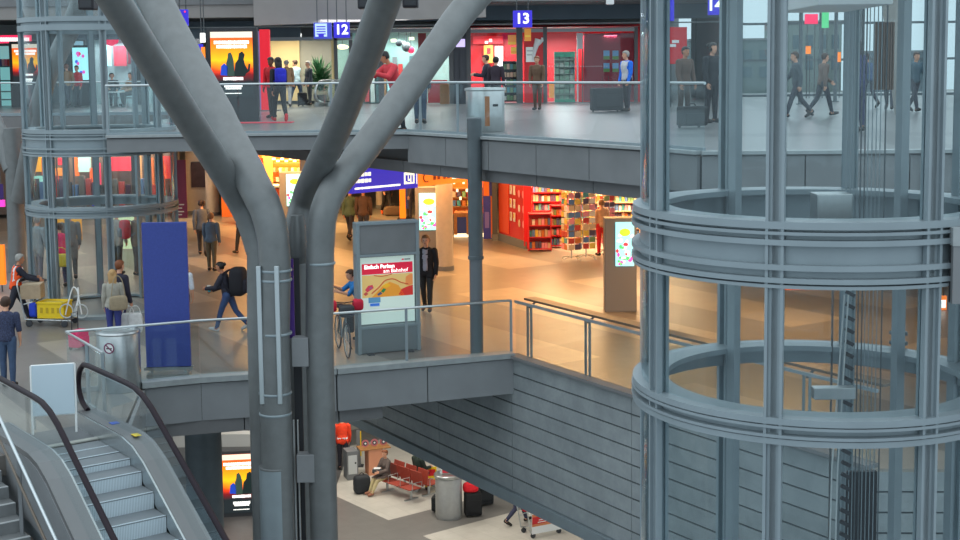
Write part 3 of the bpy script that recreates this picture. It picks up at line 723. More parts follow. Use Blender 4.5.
def person(label, foot, facing, pose=STAND, h=1.75, skin=0, hair=('short', 'brown'), top=((90, 90, 95), 'long', 0), legs=(50, 52, 60), shoes=(40, 36, 34),
           group=None, sex='m', inner=None, turn=0, head_pitch=0, bare_leg=False, vest=None, stripe=False):
    """foot: point on the floor under the body; facing: heading in degrees (0 away from the viewer, 180 towards)"""
    k = h / 1.75; a = R(pose['lean']); mb = MB(); P_ = []      # P_: (region, p0, p1, r)
    def C_(reg, p0, r0, p1, r1): cone(mb, p0, r0, p1, r1); P_.append((reg, Vector(p0), Vector(p1), (r0 + r1) / 2))
    ax, up, fw = Vector((1, 0, 0)), Vector((0, math.sin(a), math.cos(a))), Vector((0, math.cos(a), -math.sin(a)))
    pel = Vector((0, 0, .94)); f_ = sex == 'f'
    sw, hw = (.165, .165) if f_ else (.19, .158)
    T = lambda t, y=0.: pel + up * t + fw * y
    loft(mb, [(T(-.11), ax * .09, fw * .07), (T(-.07), ax * hw * .93, fw * .10), (T(.0), ax * hw, fw * .115), (T(.08), ax * hw * .93, fw * .11), (T(.17, .005), ax * (.125 if f_ else .142), fw * .098),
              (T(.29, .01), ax * (.145 if f_ else .165), fw * .112), (T(.39, .01), ax * (.155 if f_ else .18), fw * .112), (T(.465), ax * sw * .86, fw * .088), (T(.51, -.01), ax * .085, fw * .06)])
    P_ += [('hip', T(-.04), T(.09), .13), ('torso', T(.15), T(.42), .13), ('torso', T(.44) - ax * sw * .6, T(.44) + ax * sw * .6, .075)]
    if f_:
        for s in (-1, 1): mb.ball(T(.34, .085) + ax * s * .07, (.065, .06, .065), 10)
    C_('neck', T(.47, -.01), .056, T(.60, .012), .05)
    # head
    hp = a * .5 + R(head_pitch); hd = Vector((0, math.sin(hp), math.cos(hp)))
    yaw = Matrix.Rotation(R(turn), 3, 'Z'); hf = yaw @ Vector((0, math.cos(hp), -math.sin(hp))); hx = yaw @ ax; hd = yaw @ hd
    hc = T(.585, .012) + hd * .10 + hf * .012
    HQ = lambda x, y, z: hc + hx * x + hf * y + hd * z
    loft(mb, [(HQ(0, .035, -.115), hx * .022, hf * .02), (HQ(0, .03, -.108), hx * .04, hf * .042), (HQ(0, .018, -.075), hx * .058, hf * .07), (HQ(0, .006, -.03), hx * .069, hf * .088),
              (HQ(0, 0, .02), hx * .075, hf * .096), (HQ(0, -.004, .06), hx * .073, hf * .094), (HQ(0, -.008, .09), hx * .058, hf * .075), (HQ(0, -.01, .11), hx * .032, hf * .04), (HQ(0, -.01, .115), hx * .01, hf * .012)])
    P_.append(('head', HQ(0, 0, -.06), HQ(0, 0, .04), .08))
    cone(mb, HQ(0, .088, .012), .009, HQ(0, .108, -.026), .014, 8)                      # nose
    for s in (-1, 1):
        cone(mb, HQ(s * .074, -.008, -.02), .012, HQ(s * .079, -.014, .018), .015, 8)    # ears
        cone(mb, HQ(s * .022, .078, .03), .012, HQ(s * .04, .07, .03), .01, 8)           # brow
    C_('head', HQ(0, .062, -.088), .022, HQ(0, .066, -.085), .022)                      # chin
    # legs
    feet = []
    for s, (tf, kb) in zip((-1, 1), pose['legs']):
        hip = pel + ax * s * .088 + Vector((0, 0, -.02)); t1 = R(tf); t2 = R(tf - kb)
        kn = hip + Vector((s * .008, math.sin(t1), -math.cos(t1))) * .43
        an = kn + Vector((0, math.sin(t2), -math.cos(t2))) * .41
        C_('thigh', hip, .092 if not f_ else .095, kn, .058); C_('shin', kn, .057, kn.lerp(an, .35), .056); C_('shin', kn.lerp(an, .35), .056, an, .038)
        pitch_ = max(-50, min(20, (tf - kb) * .8)) if not pose.get('seat') else 0
        fd = Vector((s * .12, math.cos(R(pitch_)), math.sin(R(pitch_)))).normalized()
        hl = an + Vector((0, 0, -.035)) - fd * .035; tip = hl + fd * .2 + Vector((0, 0, -.012))
        C_('footL' if s < 0 else 'footR', hl, .038, hl.lerp(tip, .55), .042); C_('footL' if s < 0 else 'footR', hl.lerp(tip, .55), .042, tip, .03); feet += [hl.z - .045, tip.z - .04]
        C_('footL' if s < 0 else 'footR', an + Vector((0, 0, .02)), .04, hl, .04)
    # arms with five-fingered hands
    hands = []
    for s, (af, ab, eb) in zip((-1, 1), pose['arms']):
        sh = T(.445) + ax * s * sw; q = R(af) + a * .6; b_ = R(ab)
        d1 = Vector((s * math.sin(b_), math.sin(q) * math.cos(b_), -math.cos(q) * math.cos(b_))); el = sh + d1 * .285
        q2 = q + R(eb); inw = .22 if eb > 40 else .02
        d2 = Vector((-s * inw, math.sin(q2), -math.cos(q2))).normalized(); wr = el + d2 * .25
        C_('uarm', sh, .060 if not f_ else .052, el, .044); C_('farm', el, .043, wr, .029)
        lat = Vector((0, 1, 0)) if abs(d2.y) < .7 else Vector((0, 0, 1)); lat = (lat - d2 * lat.dot(d2)).normalized(); pn = d2.cross(lat) * (1 if d2.cross(lat).x * -s > 0 else -1)
        for u in (-.026, -.009, .009, .026): C_('hand', wr + d2 * .01 + lat * u * .6, .017, wr + d2 * .082 + lat * u, .0135)
        for u, ln in ((-.033, .058), (-.011, .072), (.011, .078), (.032, .07)):
            k0 = wr + d2 * .085 + lat * u; k1 = k0 + (d2 * .9 + pn * .4).normalized() * ln * .55; k2 = k1 + (d2 * .55 + pn * .8).normalized() * ln * .5
            C_('hand', k0, .0105, k1, .0095); C_('hand', k1, .0095, k2, .0085)
        th = wr + d2 * .028 + lat * .028; t2_ = th + (d2 * .6 + lat * .7 + pn * .4).normalized() * .045; C_('hand', th, .014, t2_, .0115); C_('hand', t2_, .0115, t2_ + (d2 * .9 + pn * .4).normalized() * .03, .0095)
        hands.append(wr + d2 * .10 + pn * .02)
    # voxel union -> one continuous skin
    me = bpy.data.meshes.new('body'); me.from_pydata(mb.v, [], mb.f)
    ob = bpy.data.objects.new('body', me); col.objects.link(ob)
    m = ob.modifiers.new('r', 'REMESH'); m.mode = 'VOXEL'; m.voxel_size = .0105
    m = ob.modifiers.new('s', 'SMOOTH'); m.factor = .5; m.iterations = 2
    m = ob.modifiers.new('d', 'DECIMATE'); m.ratio = .30
    dg = bpy.context.evaluated_depsgraph_get(); nm = bpy.data.meshes.new_from_object(ob.evaluated_get(dg))
    bpy.data.objects.remove(ob); bpy.data.meshes.remove(me)
    nv = len(nm.vertices); V = np.empty(nv * 3); nm.vertices.foreach_get('co', V); V = V.reshape(-1, 3)
    N = np.empty(nv * 3); nm.vertices.foreach_get('normal', N); N = N.reshape(-1, 3)
    best = np.full(nv, 9.); reg = np.zeros(nv, int); names = sorted({p[0] for p in P_})
    for rn, p0, p1, r in P_:
        p0, p1 = np.array(p0), np.array(p1); d = p1 - p0; L2 = max(1e-9, d @ d)
        t = np.clip(((V - p0) @ d) / L2, 0, 1); dd = np.linalg.norm(V - p0 - t[:, None] * d, axis=1) - r
        i = dd < best; best[i] = dd[i]; reg[i] = names.index(rn)
    isr = lambda *n: np.isin(reg, [names.index(x) for x in n if x in names])
    faces = [tuple(p.vertices) for p in nm.polygons]
    z0 = min(feet) if not pose.get('seat') else pose.get('z0', min(feet))
    root = thing('person', label, 'person', (foot[0], foot[1], foot[2]), R(facing), group)
    def fin(me_, name, mt):
        me_.transform(Matrix.Translation((0, 0, -z0 * k)) @ Matrix.Scale(k, 4)); me_.materials.clear(); me_.materials.append(mt)
        me_.polygons.foreach_set('use_smooth', [True] * len(me_.polygons)); me_.polygons.foreach_set('material_index', [0] * len(me_.polygons)); me_.update()
        o = bpy.data.objects.new(name, me_); col.objects.link(o); o.parent = root; return o
    def shell(mask, off, name, mt, extra=None):
        vs_, fs = [], []; idx = {}
        sel = [f for f in faces if all(mask[i] for i in f)]
        if not sel: return None
        edges = {}
        for f in sel:
            for i, j in zip(f, f[1:] + f[:1]): edges[(i, j)] = 1
        def gv(i, o_):
            kk = (i, o_)
            if kk not in idx: idx[kk] = len(vs_); vs_.append(tuple(V[i] + N[i] * (off if o_ else -.002)))
            return idx[kk]
        for f in sel: fs.append(tuple(gv(i, 1) for i in f))
        for (i, j) in edges:
            if (j, i) not in edges: fs.append((gv(i, 1), gv(i, 0), gv(j, 0), gv(j, 1)))
        if extra: o_ = len(vs_); vs_ += [tuple(v) for v in extra.v]; fs += [tuple(q + o_ for q in f) for f in extra.f]
        me_ = bpy.data.meshes.new(name); me_.from_pydata(vs_, [], fs); return fin(me_, name, mt)
    along = (V - np.array(pel)) @ np.array(up)
    topc, slv, drop = top[0], top[1], top[2]
    tm = cloth(topc, top[3] if len(top) > 3 else 0.)
    mask = isr('torso', 'uarm') | (isr('hip') & (along > -drop - .02)) | (isr('neck') & (along < .49))
    if slv == 'long': mask |= isr('farm')
    if drop > .05: mask |= isr('thigh') & (V[:, 2] > pel.z - drop)
    shell(mask, .019 if slv == 'long' else .013, {'long': 'jacket', 'short': 'shirt'}[slv], tm)
    if inner: # shirt front seen between open jacket edges
        q = (V - np.array(pel)) @ np.array(fw)
        fr = isr('torso', 'hip') & (np.abs(V[:, 0]) < .055 + .03 * np.clip((along - .2), 0, 1)) & (q > .02) & (along > .0) & (along < .49)
        shell(fr, .026, 'shirt', cloth(inner))
    if vest:
        shell((isr('torso') | (isr('hip') & (along > -.06))) & (np.abs(V[:, 0]) < sw * 1.05) & (along < .50), .032, 'vest', cloth(vest))
    if stripe:
        sm = mat('reflective_tape', C(225, 225, 228), .4)
        if stripe == 'up':
            for s in (-1, 1): shell(isr('torso') & (np.abs(V[:, 0] - s * .10) < .028) & (along < .50), .038, 'reflective_stripe', sm)
        else: shell((isr('torso', 'hip')) & (np.abs(along - .06) < .035), .030, 'reflective_stripe', sm)
    lm = isr('hip', 'thigh') | (isr('torso') & (along < .14))
    if not bare_leg: lm |= isr('shin')
    shell(lm, .010, 'trousers', cloth(legs))
    for s in ('footL', 'footR'): shell(isr(s), .009, 'shoe', cloth(shoes))
    # hair
    hl_ = (V - np.array(hc)); lx, ly, lz = hl_ @ np.array(hx), hl_ @ np.array(hf), hl_ @ np.array(hd)
    hm = isr('head') & ((lz > .058) | ((ly < -.012) & (lz > -.055)) | ((ly < .03) & (lz > .02))) & (lz > -.09)
    ex = None
    if hair[0] == 'long':
        ex = MB()
        for x in (-.05, -.017, .017, .05): cone(ex, HQ(x, -.055, .02), .045, HQ(x * 1.1, -.085, -.10), .042); cone(ex, HQ(x * 1.1, -.085, -.10), .042, HQ(x, -.085, -.25), .022)
        for s in (-1, 1): cone(ex, HQ(s * .062, -.01, .03), .028, HQ(s * .07, -.03, -.12), .022)
    elif hair[0] == 'bun': ex = MB().ball(HQ(0, -.115, .06), .045, 10)
    elif hair[0] == 'bushy':
        ex = MB()
        for i in range(16):
            g = random.Random(i); ex.ball(HQ(g.uniform(-.07, .07), g.uniform(-.09, .0), g.uniform(-.03, .1)), .05, 8)
    if hair[0] != 'bald': shell(hm, .020 if hair[0] != 'thin' else .008, 'hair', HAIRM[hair[1]], ex)
    else: shell(isr('head') & (ly < -.02) & (lz > -.06) & (lz < .035), .008, 'hair', HAIRM[hair[1]])
    for s in (-1, 1):
        e = MB().ball(HQ(s * .031, .083, .008), (.012, .01, .007), 8); me_ = bpy.data.meshes.new('eye'); me_.from_pydata(e.v, [], e.f); fin(me_, 'eye', EYEM)
    e = MB().ball(HQ(0, .089, -.058), (.022, .008, .006), 8); me_ = bpy.data.meshes.new('mouth'); me_.from_pydata(e.v, [], e.f); fin(me_, 'mouth', LIPM)
    nm.transform(Matrix.Identity(4)); fin(nm, 'body', SKIN[skin])
    M_ = Matrix.Translation(root.location) @ Matrix.Rotation(R(facing), 4, 'Z') @ Matrix.Scale(k, 4) @ Matrix.Translation((0, 0, -z0))
    return dict(root=root, hands=[M_ @ q for q in hands], chest=M_ @ T(.33), back=M_ @ T(.30, -.13), up=up, facing=R(facing), hip=M_ @ T(0), M=M_, k=k, head=M_ @ hc)

def rbox_(mb, c, d, r, n=4):     # rounded soft box (a squashed super-ellipsoid)
    vv, ff = [], []; U_, W_ = 20, 10
    sg = lambda x, e: math.copysign(abs(x) ** e, x)
    for i in range(W_ + 1):
        p = -math.pi / 2 + math.pi * i / W_
        for j in range(U_):
            t = 2 * math.pi * j / U_
            vv.append((c[0] + d[0] / 2 * sg(math.cos(p), r) * sg(math.cos(t), r), c[1] + d[1] / 2 * sg(math.cos(p), r) * sg(math.sin(t), r), c[2] + d[2] / 2 * sg(math.sin(p), r)))
    for i in range(W_):
        for j in range(U_): ff.append((i * U_ + j, i * U_ + (j + 1) % U_, (i + 1) * U_ + (j + 1) % U_, (i + 1) * U_ + j))
    return mb.add(vv, ff)
def backpack(p, label, c, size=(.32, .2, .5), c2=None):
    q = p['back'] ; rz = p['facing']
    b = Vector((0, -size[1] / 2 - .02, 0)); b.rotate(Matrix.Rotation(rz, 3, 'Z'))
    t = thing('backpack', label, 'backpack', q + b, rz)
    rbox_(MB(), (0, 0, 0), size, .5).build('bag_body', cloth(c), t, smooth=60)
    rbox_(MB(), (0, -size[1] * .45, -size[2] * .15), (size[0] * .75, size[1] * .5, size[2] * .5), .5).build('front_pocket', cloth(c2 or c), t, smooth=60)
    for s in (-1, 1):
        MB().tube(spline([(s * .09, .08, size[2] * .42), (s * .11, .16, size[2] * .42), (s * .13, .33, .12), (s * .14, .22, -.12), (s * .14, .1, -size[2] * .3)], 4), .016, 6).build('strap', cloth(c2 or c), t, smooth=60)
    return t
def handbag(pt, label, c, size=(.3, .12, .26), strap=.3, rz=0., name='shoulder_bag', cat='bag'):
    t = thing(name, label, cat, Vector(pt), rz)
    rbox_(MB(), (0, 0, -size[2] / 2), size, .45).build('bag_body', cloth(c), t, smooth=60)
    MB().tube(spline([(-size[0] * .38, 0, -.03), (-size[0] * .25, 0, strap * .7), (0, 0, strap), (size[0] * .25, 0, strap * .7), (size[0] * .38, 0, -.03)], 4), .011, 6).build('handle', cloth(c), t, smooth=60)
    return t
def suitcase(pt, label, c, rz=0., size=(.42, .26, .62), handle=True, group=None):
    t = thing('suitcase', label, 'suitcase', pt, rz, group)
    MB().box((0, 0, size[2] / 2 + .05), size).build('shell', cloth(c), t, bevel=.04)
    MB().box((0, -size[1] / 2 - .012, size[2] * .5), (size[0] * .8, .03, size[2] * .55)).build('front_pocket', cloth(c), t, bevel=.015)
    for sx in (-1, 1):
        MB().lathe([(.03, -.02), (.035, 0), (.03, .02)], 10).build('wheel', BLACK, t).matrix_local = Matrix.Translation((sx * size[0] * .4, size[1] * .35, .036)) @ Matrix.Rotation(R(90), 4, 'Y')
    if handle:
        MB().tube([(-.1, size[1] * .3, size[2]), (-.1, size[1] * .3, size[2] + .4), (.1, size[1] * .3, size[2] + .4), (.1, size[1] * .3, size[2])], .011, 6).build('pull_handle', DARK, t)
    else: MB().tube(spline([(-.08, 0, size[2] + .04), (-.06, 0, size[2] + .1), (.06, 0, size[2] + .1), (.08, 0, size[2] + .04)], 3), .014, 6).build('carry_handle', DARK, t)
    return t
def M_(px, py): return onz(px, py, M0)
def U_(px, py): return onz(px, py, U0)
def Lw(px, py): return onz(px, py, L0)

# --- upper level
person('person in a tan jacket and dark jeans standing left behind the lift glass', U_(68.5, 107.5), 40, WALK2, 1.75, hair=('short', 'auburn'), top=((140, 112, 80), 'long', .05), legs=(45, 55, 70))
person('person in a bright red jacket beside the colourful upper screen', U_(78.5, 107), 170, STAND, 1.66, hair=('short', 'brown'), top=((222, 28, 44), 'long', .05), legs=(52, 56, 66), sex='f')
p = U_(113, 106.5); person('person in a dark suit sitting on the upper level behind the railing', p, 200, SIT, 1.74, hair=('short', 'black'), top=((44, 46, 54), 'long', .03))
p2 = U_(131, 106.5); person('person in a pale brown top sitting near the glowing shop window', p2, 150, SIT, 1.74, hair=('short', 'brown'), top=((182, 142, 104), 'long', .03), legs=(60, 54, 52), sex='f')
person('person in a red top standing by the red pillar on the upper level', U_(273, 118), 150, STAND, 1.72, skin=2, hair=('short', 'black'), top=((190, 22, 34), 'long', .05), legs=(60, 50, 48))
pr = person('woman with long dark hair, black leggings and red shoes walking on the upper level', U_(280, 122), 20, WALK, 1.72, skin=1, hair=('long', 'black'), top=((34, 34, 40), 'long', .04), legs=(24, 24, 28), shoes=(200, 30, 40), sex='f')
backpack(pr, 'bright blue backpack on the woman with black leggings', (40, 44, 190), (.30, .2, .42))
person('person in a tan coat seen past the blue backpack on the upper level', U_(287.5, 107), 10, STAND, 1.76, hair=('thin', 'grey'), top=((150, 122, 92), 'long', .25), legs=(190, 185, 180))
pw = person('person in a pale blue jacket and cap walking with a small black case', U_(297.5, 105), 60, WALK, 1.82, hair=('short', 'brown'), top=((178, 208, 222), 'long', .06), legs=(58, 74, 100))
suitcase(U_(302.5, 106.5), 'small black wheeled case pulled on the upper level', (24, 24, 30), R(60), (.34, .24, .48))
person('grey-haired person in a dark coat with pale hood on the upper level', U_(310, 105.5), 120, STAND, 1.72, hair=('short', 'grey'), top=((48, 56, 68), 'long', .12), legs=(60, 62, 66))
pl = U_(389, 138.5)
pk = person('man in a salmon red shirt leaning on the upper railing between two branches', (pl.x, 28.6, 0), 125, LEANF, 1.74, skin=1, hair=('short', 'black'), top=((208, 62, 72), 'long', .05), legs=(38, 40, 48), turn=-30, head_pitch=15)
pj = U_(420.5, 124); person('person in blue jeans standing on the upper floor beside the right branch', pj, 0, STAND, 1.76, hair=('short', 'brown'), top=((70, 66, 78), 'long', .03), legs=(66, 78, 98))
person('man in a dark suit facing left behind the steel drum counter', U_(488, 113), 85, HOLD, 1.74, hair=('short', 'brown'), top=((46, 44, 58), 'long', .1), inner=(220, 220, 225), legs=(40, 40, 48))
person('person in a dark jacket turned away behind the steel drum counter', U_(496, 114), -20, STAND, 1.68, hair=('short', 'black'), top=((50, 40, 52), 'long', .08), legs=(42, 42, 50))
person('person in a brown jacket standing against the red shop window', U_(537.5, 110), 160, STAND, 1.72, hair=('short', 'auburn'), top=((104, 80, 62), 'long', .1), legs=(92, 70, 56))
person('man with a grey vest and bright blue sleeves beside a large black bag', U_(627, 111.5), 120, STAND, 1.82, hair=('short', 'grey'), top=((30, 110, 225), 'long', .04), legs=(44, 40, 52), turn=-20, vest=(196, 198, 204))
suitcase(U_(606.5, 112), 'large black trolley bag standing beside the man with blue sleeves', (40, 44, 50), R(10), (.95, .4, .68))
suitcase(U_(615, 111), 'black folded case with pale frame leaning near the man with blue sleeves', (34, 38, 42), R(-25), (.5, .24, .55))
pt_ = U_(684, 121); person('man in a brown jacket standing beyond the right lift glass', (pt_.x, pt_.y, 0), 215, STAND, 1.80, skin=1, hair=('short', 'black'), top=((96, 76, 66), 'long', .12), legs=(70, 56, 48))
pt2 = U_(711, 123); person('person in a long black coat beyond the right lift glass', (pt2.x, pt2.y, 0), 215, STAND, 1.86, hair=('bushy', 'black'), top=((26, 28, 36), 'long', .4), legs=(30, 32, 40))
c = U_(692, 128); suitcase((c.x, c.y, 0), 'black bag with yellow label at the feet of the pair beyond the lift', (28, 30, 34), R(20), (.6, .35, .42), handle=False)
person('slim person in dark blue standing beyond the lift ropes', U_(857, 132), 30, STAND, 1.80, hair=('long', 'black'), top=((30, 40, 92), 'long', .3), legs=(30, 36, 80), sex='f')
for px, py, hh, cc, lab, fc in ((797, 118, 1.7, (70, 80, 88), 'grey-clad person crossing the far upper floor left of the ropes', 90), (822, 116, 1.66, (110, 92, 84), 'person in a dull brown top on the far upper floor', -80),
                                (868, 108, 1.7, (60, 84, 120), 'person in a blue jacket on the pale far floor beyond the ropes', 20), (889, 110, 1.74, (78, 80, 90), 'person in grey walking on the pale far floor near the leaning column', 160),
                                (914, 112, 1.68, (64, 90, 104), 'person in teal grey far beyond the right lift near its edge', 200)):
    person(lab, U_(px, py), fc, WALK if hh > 1.68 else WALK2, hh, hair=('short', 'brown'), top=(cc, 'long', .05), legs=(50, 54, 66))

# --- middle level
pv = person('grey-haired worker in an orange reflective vest pushing a luggage trolley', M_(17, 324), -62, PUSH, 1.60, hair=('short', 'grey'), top=((36, 38, 52), 'long', .03), legs=(38, 40, 52), skin=1, vest=(246, 86, 30), stripe='up')
person('man in a dark patterned short-sleeved shirt and jeans standing at far left', M_(9, 387), 5, STAND, 1.60, hair=('short', 'brown'), top=((48, 56, 84), 'short', .04, .75), legs=(58, 78, 108), skin=0)
pbl = person('blonde woman in a pale grey jacket and blue jeans waiting at the escalator', M_(115, 346), 15, STAND, 1.55, hair=('long', 'blonde'), top=((160, 158, 148), 'long', .08), legs=(52, 62, 130), sex='f')
handbag(pbl['hip'] + Vector((.16, -.2, .22)), 'beige shoulder bag of the blonde woman', (150, 136, 112), (.36, .14, .30), .4, R(15))
pdk = person('dark-haired person in a black jacket holding white carrier bags', M_(121, 342), -35, STAND, 1.68, hair=('short', 'auburn'), top=((40, 40, 58), 'long', .08), legs=(46, 52, 96))
for dx, lab in ((-.08, 'white plastic carrier bag hanging lower at the black jacket'), (.06, 'white plastic carrier bag nearer the blue panel')):
    handbag(pdk['hands'][1] + Vector((dx + .05, -.12, -.12)), lab, (212, 214, 214), (.30, .10, .44), .14, R(20), 'carrier_bag')
person('person in a pink top carrying a yellow and blue bag behind the lift glass', M_(62, 287), 35, STAND, 1.66, hair=('short', 'brown'), top=((236, 40, 110), 'long', .06), legs=(62, 66, 96), sex='f')
q = M_(63, 287); handbag((q.x + .1, q.y - .35, M0 + .92), 'yellow and blue shopping bag beside the pink top', (216, 186, 60), (.42, .16, .34), .16, 0, 'shopping_bag')
person('bald person in a long grey coat behind the lift glass', M_(72, 279), 20, STAND, 1.84, hair=('bald', 'grey'), top=((112, 108, 104), 'long', .45), legs=(72, 70, 72))
person('person in a pale grey jacket seen through the left lift edge', M_(39, 282), -20, STAND, 1.76, hair=('short', 'grey'), top=((138, 150, 154), 'long', .3), legs=(92, 96, 112))
person('grey-haired person in a cream coat behind the right side of the left lift', M_(118, 274), -20, STAND, 1.78, hair=('short', 'grey'), top=((176, 170, 158), 'long', .22), legs=(66, 64, 68))
pk2 = person('person in brown seen from the side behind the lift carrying a red backpack', M_(137, 275), -60, STAND, 1.78, hair=('short', 'brown'), top=((132, 110, 92), 'long', .2), legs=(86, 80, 78))
backpack(pk2, 'red and grey backpack carried behind the left lift', (200, 60, 70), (.36, .28, .52), (120, 122, 126))
person('person in a white top mostly hidden behind the blue panel', M_(183, 337), 0, STAND, 1.62, hair=('short', 'fair'), top=((206, 214, 224), 'short', .05), legs=(70, 78, 98))
pbp = person('woman in a dark jacket and blue jeans walking left with a cup', M_(229, 331), 80, dict(lean=14, legs=((22, 6), (-22, 20)), arms=((20, 8, 55), (10, 6, 50))), 1.54, skin=1, hair=('bun', 'black'), top=((44, 44, 58), 'long', .05), legs=(52, 74, 116), shoes=(190, 190, 190), sex='f')
backpack(pbp, 'large black hiking backpack on the woman walking left', (26, 26, 34), (.40, .34, .62), (32, 30, 42))
t = thing('paper_cup', 'turquoise paper cup in the hand of the woman with the hiking backpack', 'cup', pbp['hands'][1])
MB().lathe([(.03, 0), (.042, .12)], 14).build('cup_body', mat('cup_teal', (.08, .42, .46), .5), t, smooth=40); MB().lathe([(.045, .115), (.045, .13), (.036, .14)], 14).build('lid', WHITE, t, smooth=40)
person('man in a blue-grey jacket and khaki trousers walking away beside the blue panel', M_(212, 271), -10, STAND, 1.62, hair=('short', 'fair'), top=((84, 102, 122), 'long', .06), legs=(98, 90, 72))
person('person with bushy dark hair walking ahead of the blue-grey jacket', M_(203, 256), 10, WALK, 1.72, hair=('bushy', 'brown'), top=((92, 96, 104), 'long', .1), legs=(62, 60, 62))
person('person in a grey jacket and black leggings walking on the warm lit floor', M_(243, 253), 160, WALK2, 1.66, hair=('short', 'brown'), top=((72, 74, 86), 'long', .1), legs=(30, 30, 34), sex='f')
person('person in a green jacket and dark trousers walking away behind the advert pillar', M_(350, 240), -15, WALK, 1.74, hair=('short', 'blonde'), top=((92, 112, 88), 'long', .12), legs=(52, 50, 56), sex='f')
person('broad man in a brown jumper walking away behind the advert pillar', M_(364, 242), 0, STAND, 1.76, skin=1, hair=('bald', 'brown'), top=((92, 70, 58), 'long', .1), legs=(52, 54, 66))
person('person in black trousers and orange shoes under the blue overhead sign', M_(387, 215), 200, WALK, 1.74, hair=('short', 'black'), top=((70, 70, 72), 'long', .03), legs=(34, 32, 36), shoes=(220, 90, 30))
person('person in a dark blue jacket near the orange stand under the blue sign', M_(410, 219), 120, STAND, 1.74, hair=('short', 'black'), top=((58, 54, 72), 'long', .2), legs=(50, 48, 60))
pm = person('grey-haired man in an open black jacket and pale shirt walking towards the railing', M_(427, 312), 172, dict(lean=2, legs=((12, 4), (-10, 14)), arms=((-6, 8, 16), (-4, 22, 20))), 1.76, hair=('short', 'fair'), top=((30, 30, 36), 'long', .18), inner=(168, 168, 184), legs=(44, 46, 48))
pbs = M_(353, 346); person('person in a bright blue shirt bending over a loaded bicycle', (pbs.x + .12, pbs.y + .55, M0), 110, LEANF, 1.50, hair=('short', 'brown'), top=((36, 120, 190), 'short', .06), legs=(60, 62, 74))
person('shop assistant in a dark top inside the orange-lit bakery', M_(293.5, 214), 170, STAND, 1.72, hair=('short', 'black'), top=((64, 56, 46), 'long', .05), legs=(40, 40, 40), skin=1)
person('customer in red trousers between the postcard racks', M_(602, 256), 20, STAND, 1.66, hair=('short', 'fair'), top=((212, 168, 132), 'long', .04), legs=(206, 26, 36), sex='f')

# --- lower level
ow = person('worker in an orange reflective jacket seen from behind at the lower level', Lw(343, 470), 10, STAND, 1.82, hair=('short', 'brown'), top=((238, 66, 30), 'long', .12), legs=(36, 36, 48), stripe='round')
# seated woman, bench, bins, luggage and trolley of the lower level
bdir = (Lw(434, 502) - Lw(384, 484)).normalized(); bn = Vector((bdir.y, -bdir.x, 0))      # bn: the way the front row faces
if bn.x > 0: bn = -bn
bhead = math.degrees(math.atan2(-bn.x, bn.y)); B0 = Lw(387, 491)
def bench(label, org, d, n, seats, group):
    t = thing('waiting_bench', label, 'bench', org, math.atan2(-n.x, n.y), group)
    # local +Y is the sitting direction, local X runs along the row
    sgn = 1 if (Matrix.Rotation(math.atan2(-n.x, n.y), 3, 'Z') @ Vector((1, 0, 0))).dot(d) > 0 else -1
    MB().box((sgn * (seats - 1) * .29, -.02, .33), (seats * .58, .07, .05)).build('beam', MID, t)
    for i in range(seats):
        x = sgn * i * .58
        MB().box((x, .02, .375), (.50, .46, .035), 0, 0, R(3)).build('seat', mat('bench_red', C(150, 62, 48), .5, var=.15, scale=40), t, bevel=.012)
        MB().box((x, -.25, .62), (.50, .035, .46), 0, 0, R(-12)).build('backrest', mat('bench_red', (0, 0, 0)), t, bevel=.012)
    for i in (0, seats - 1):
        mb = MB(); x = sgn * i * .58
        mb.box((x, -.02, .17), (.05, .06, .32)); mb.box((x, -.02, .015), (.06, .50, .03)); mb.build('leg', CHROME, t)
    for i in range(seats + 1):
        x = sgn * (i - .5) * .58
        MB().tube([(x, -.2, .36), (x, -.2, .58), (x, .16, .58), (x, .16, .38)], .014, 6).build('armrest', CHROME, t)
    return t
bench('red waiting bench with steel frame where the woman in beige trousers sits', B0, bdir, bn, 3, 'back to back benches on the lower level')
bench('red waiting bench facing the other way behind the woman in beige trousers', B0 - bn * .72, bdir, -bn, 3, 'back to back benches on the lower level')
sw = person('woman in a grey jacket and beige trousers sitting with legs stretched on the red bench', (B0 + bn * .02), bhead, dict(lean=2, legs=((80, 48), (84, 62)), arms=((26, 10, 58), (24, 10, 60)), seat=True), 1.68, hair=('short', 'auburn'), top=((96, 84, 80), 'long', .06), legs=(186, 172, 130), shoes=(150, 100, 80), sex='f')
sw['root'].location.z = L0 + .02
sit2 = person('person in a dark green top sitting facing right on the rear bench', B0 - bn * .76 + bdir * .62, bhead + 180, SIT, 1.72, hair=('short', 'brown'), top=((38, 52, 46), 'long', .04), legs=(44, 46, 54))
t = thing('handbag', 'dark handbag with pale paper in the lap of the sitting woman', 'bag', sw['hip'] + bn * .34 + Vector((0, 0, .16)), 0)
rbox_(MB(), (0, 0, .04), (.3, .2, .14), .4).build('bag_body', DARK, t, smooth=60); MB().box((0, 0, .12), (.2, .16, .01)).build('paper', WHITE, t)
q = Lw(362, 493)
t = thing('travel_bag', 'dark grey travel bag on the floor beside the sitting woman', 'bag', q, .4)
rbox_(MB(), (0, 0, .28), (.5, .34, .56), .4).build('bag_body', cloth((38, 42, 48)), t, smooth=60)
MB().tube(spline([(-.1, 0, .54), (0, 0, .64), (.1, 0, .54)], 4), .014, 6).build('handle', DARK, t)
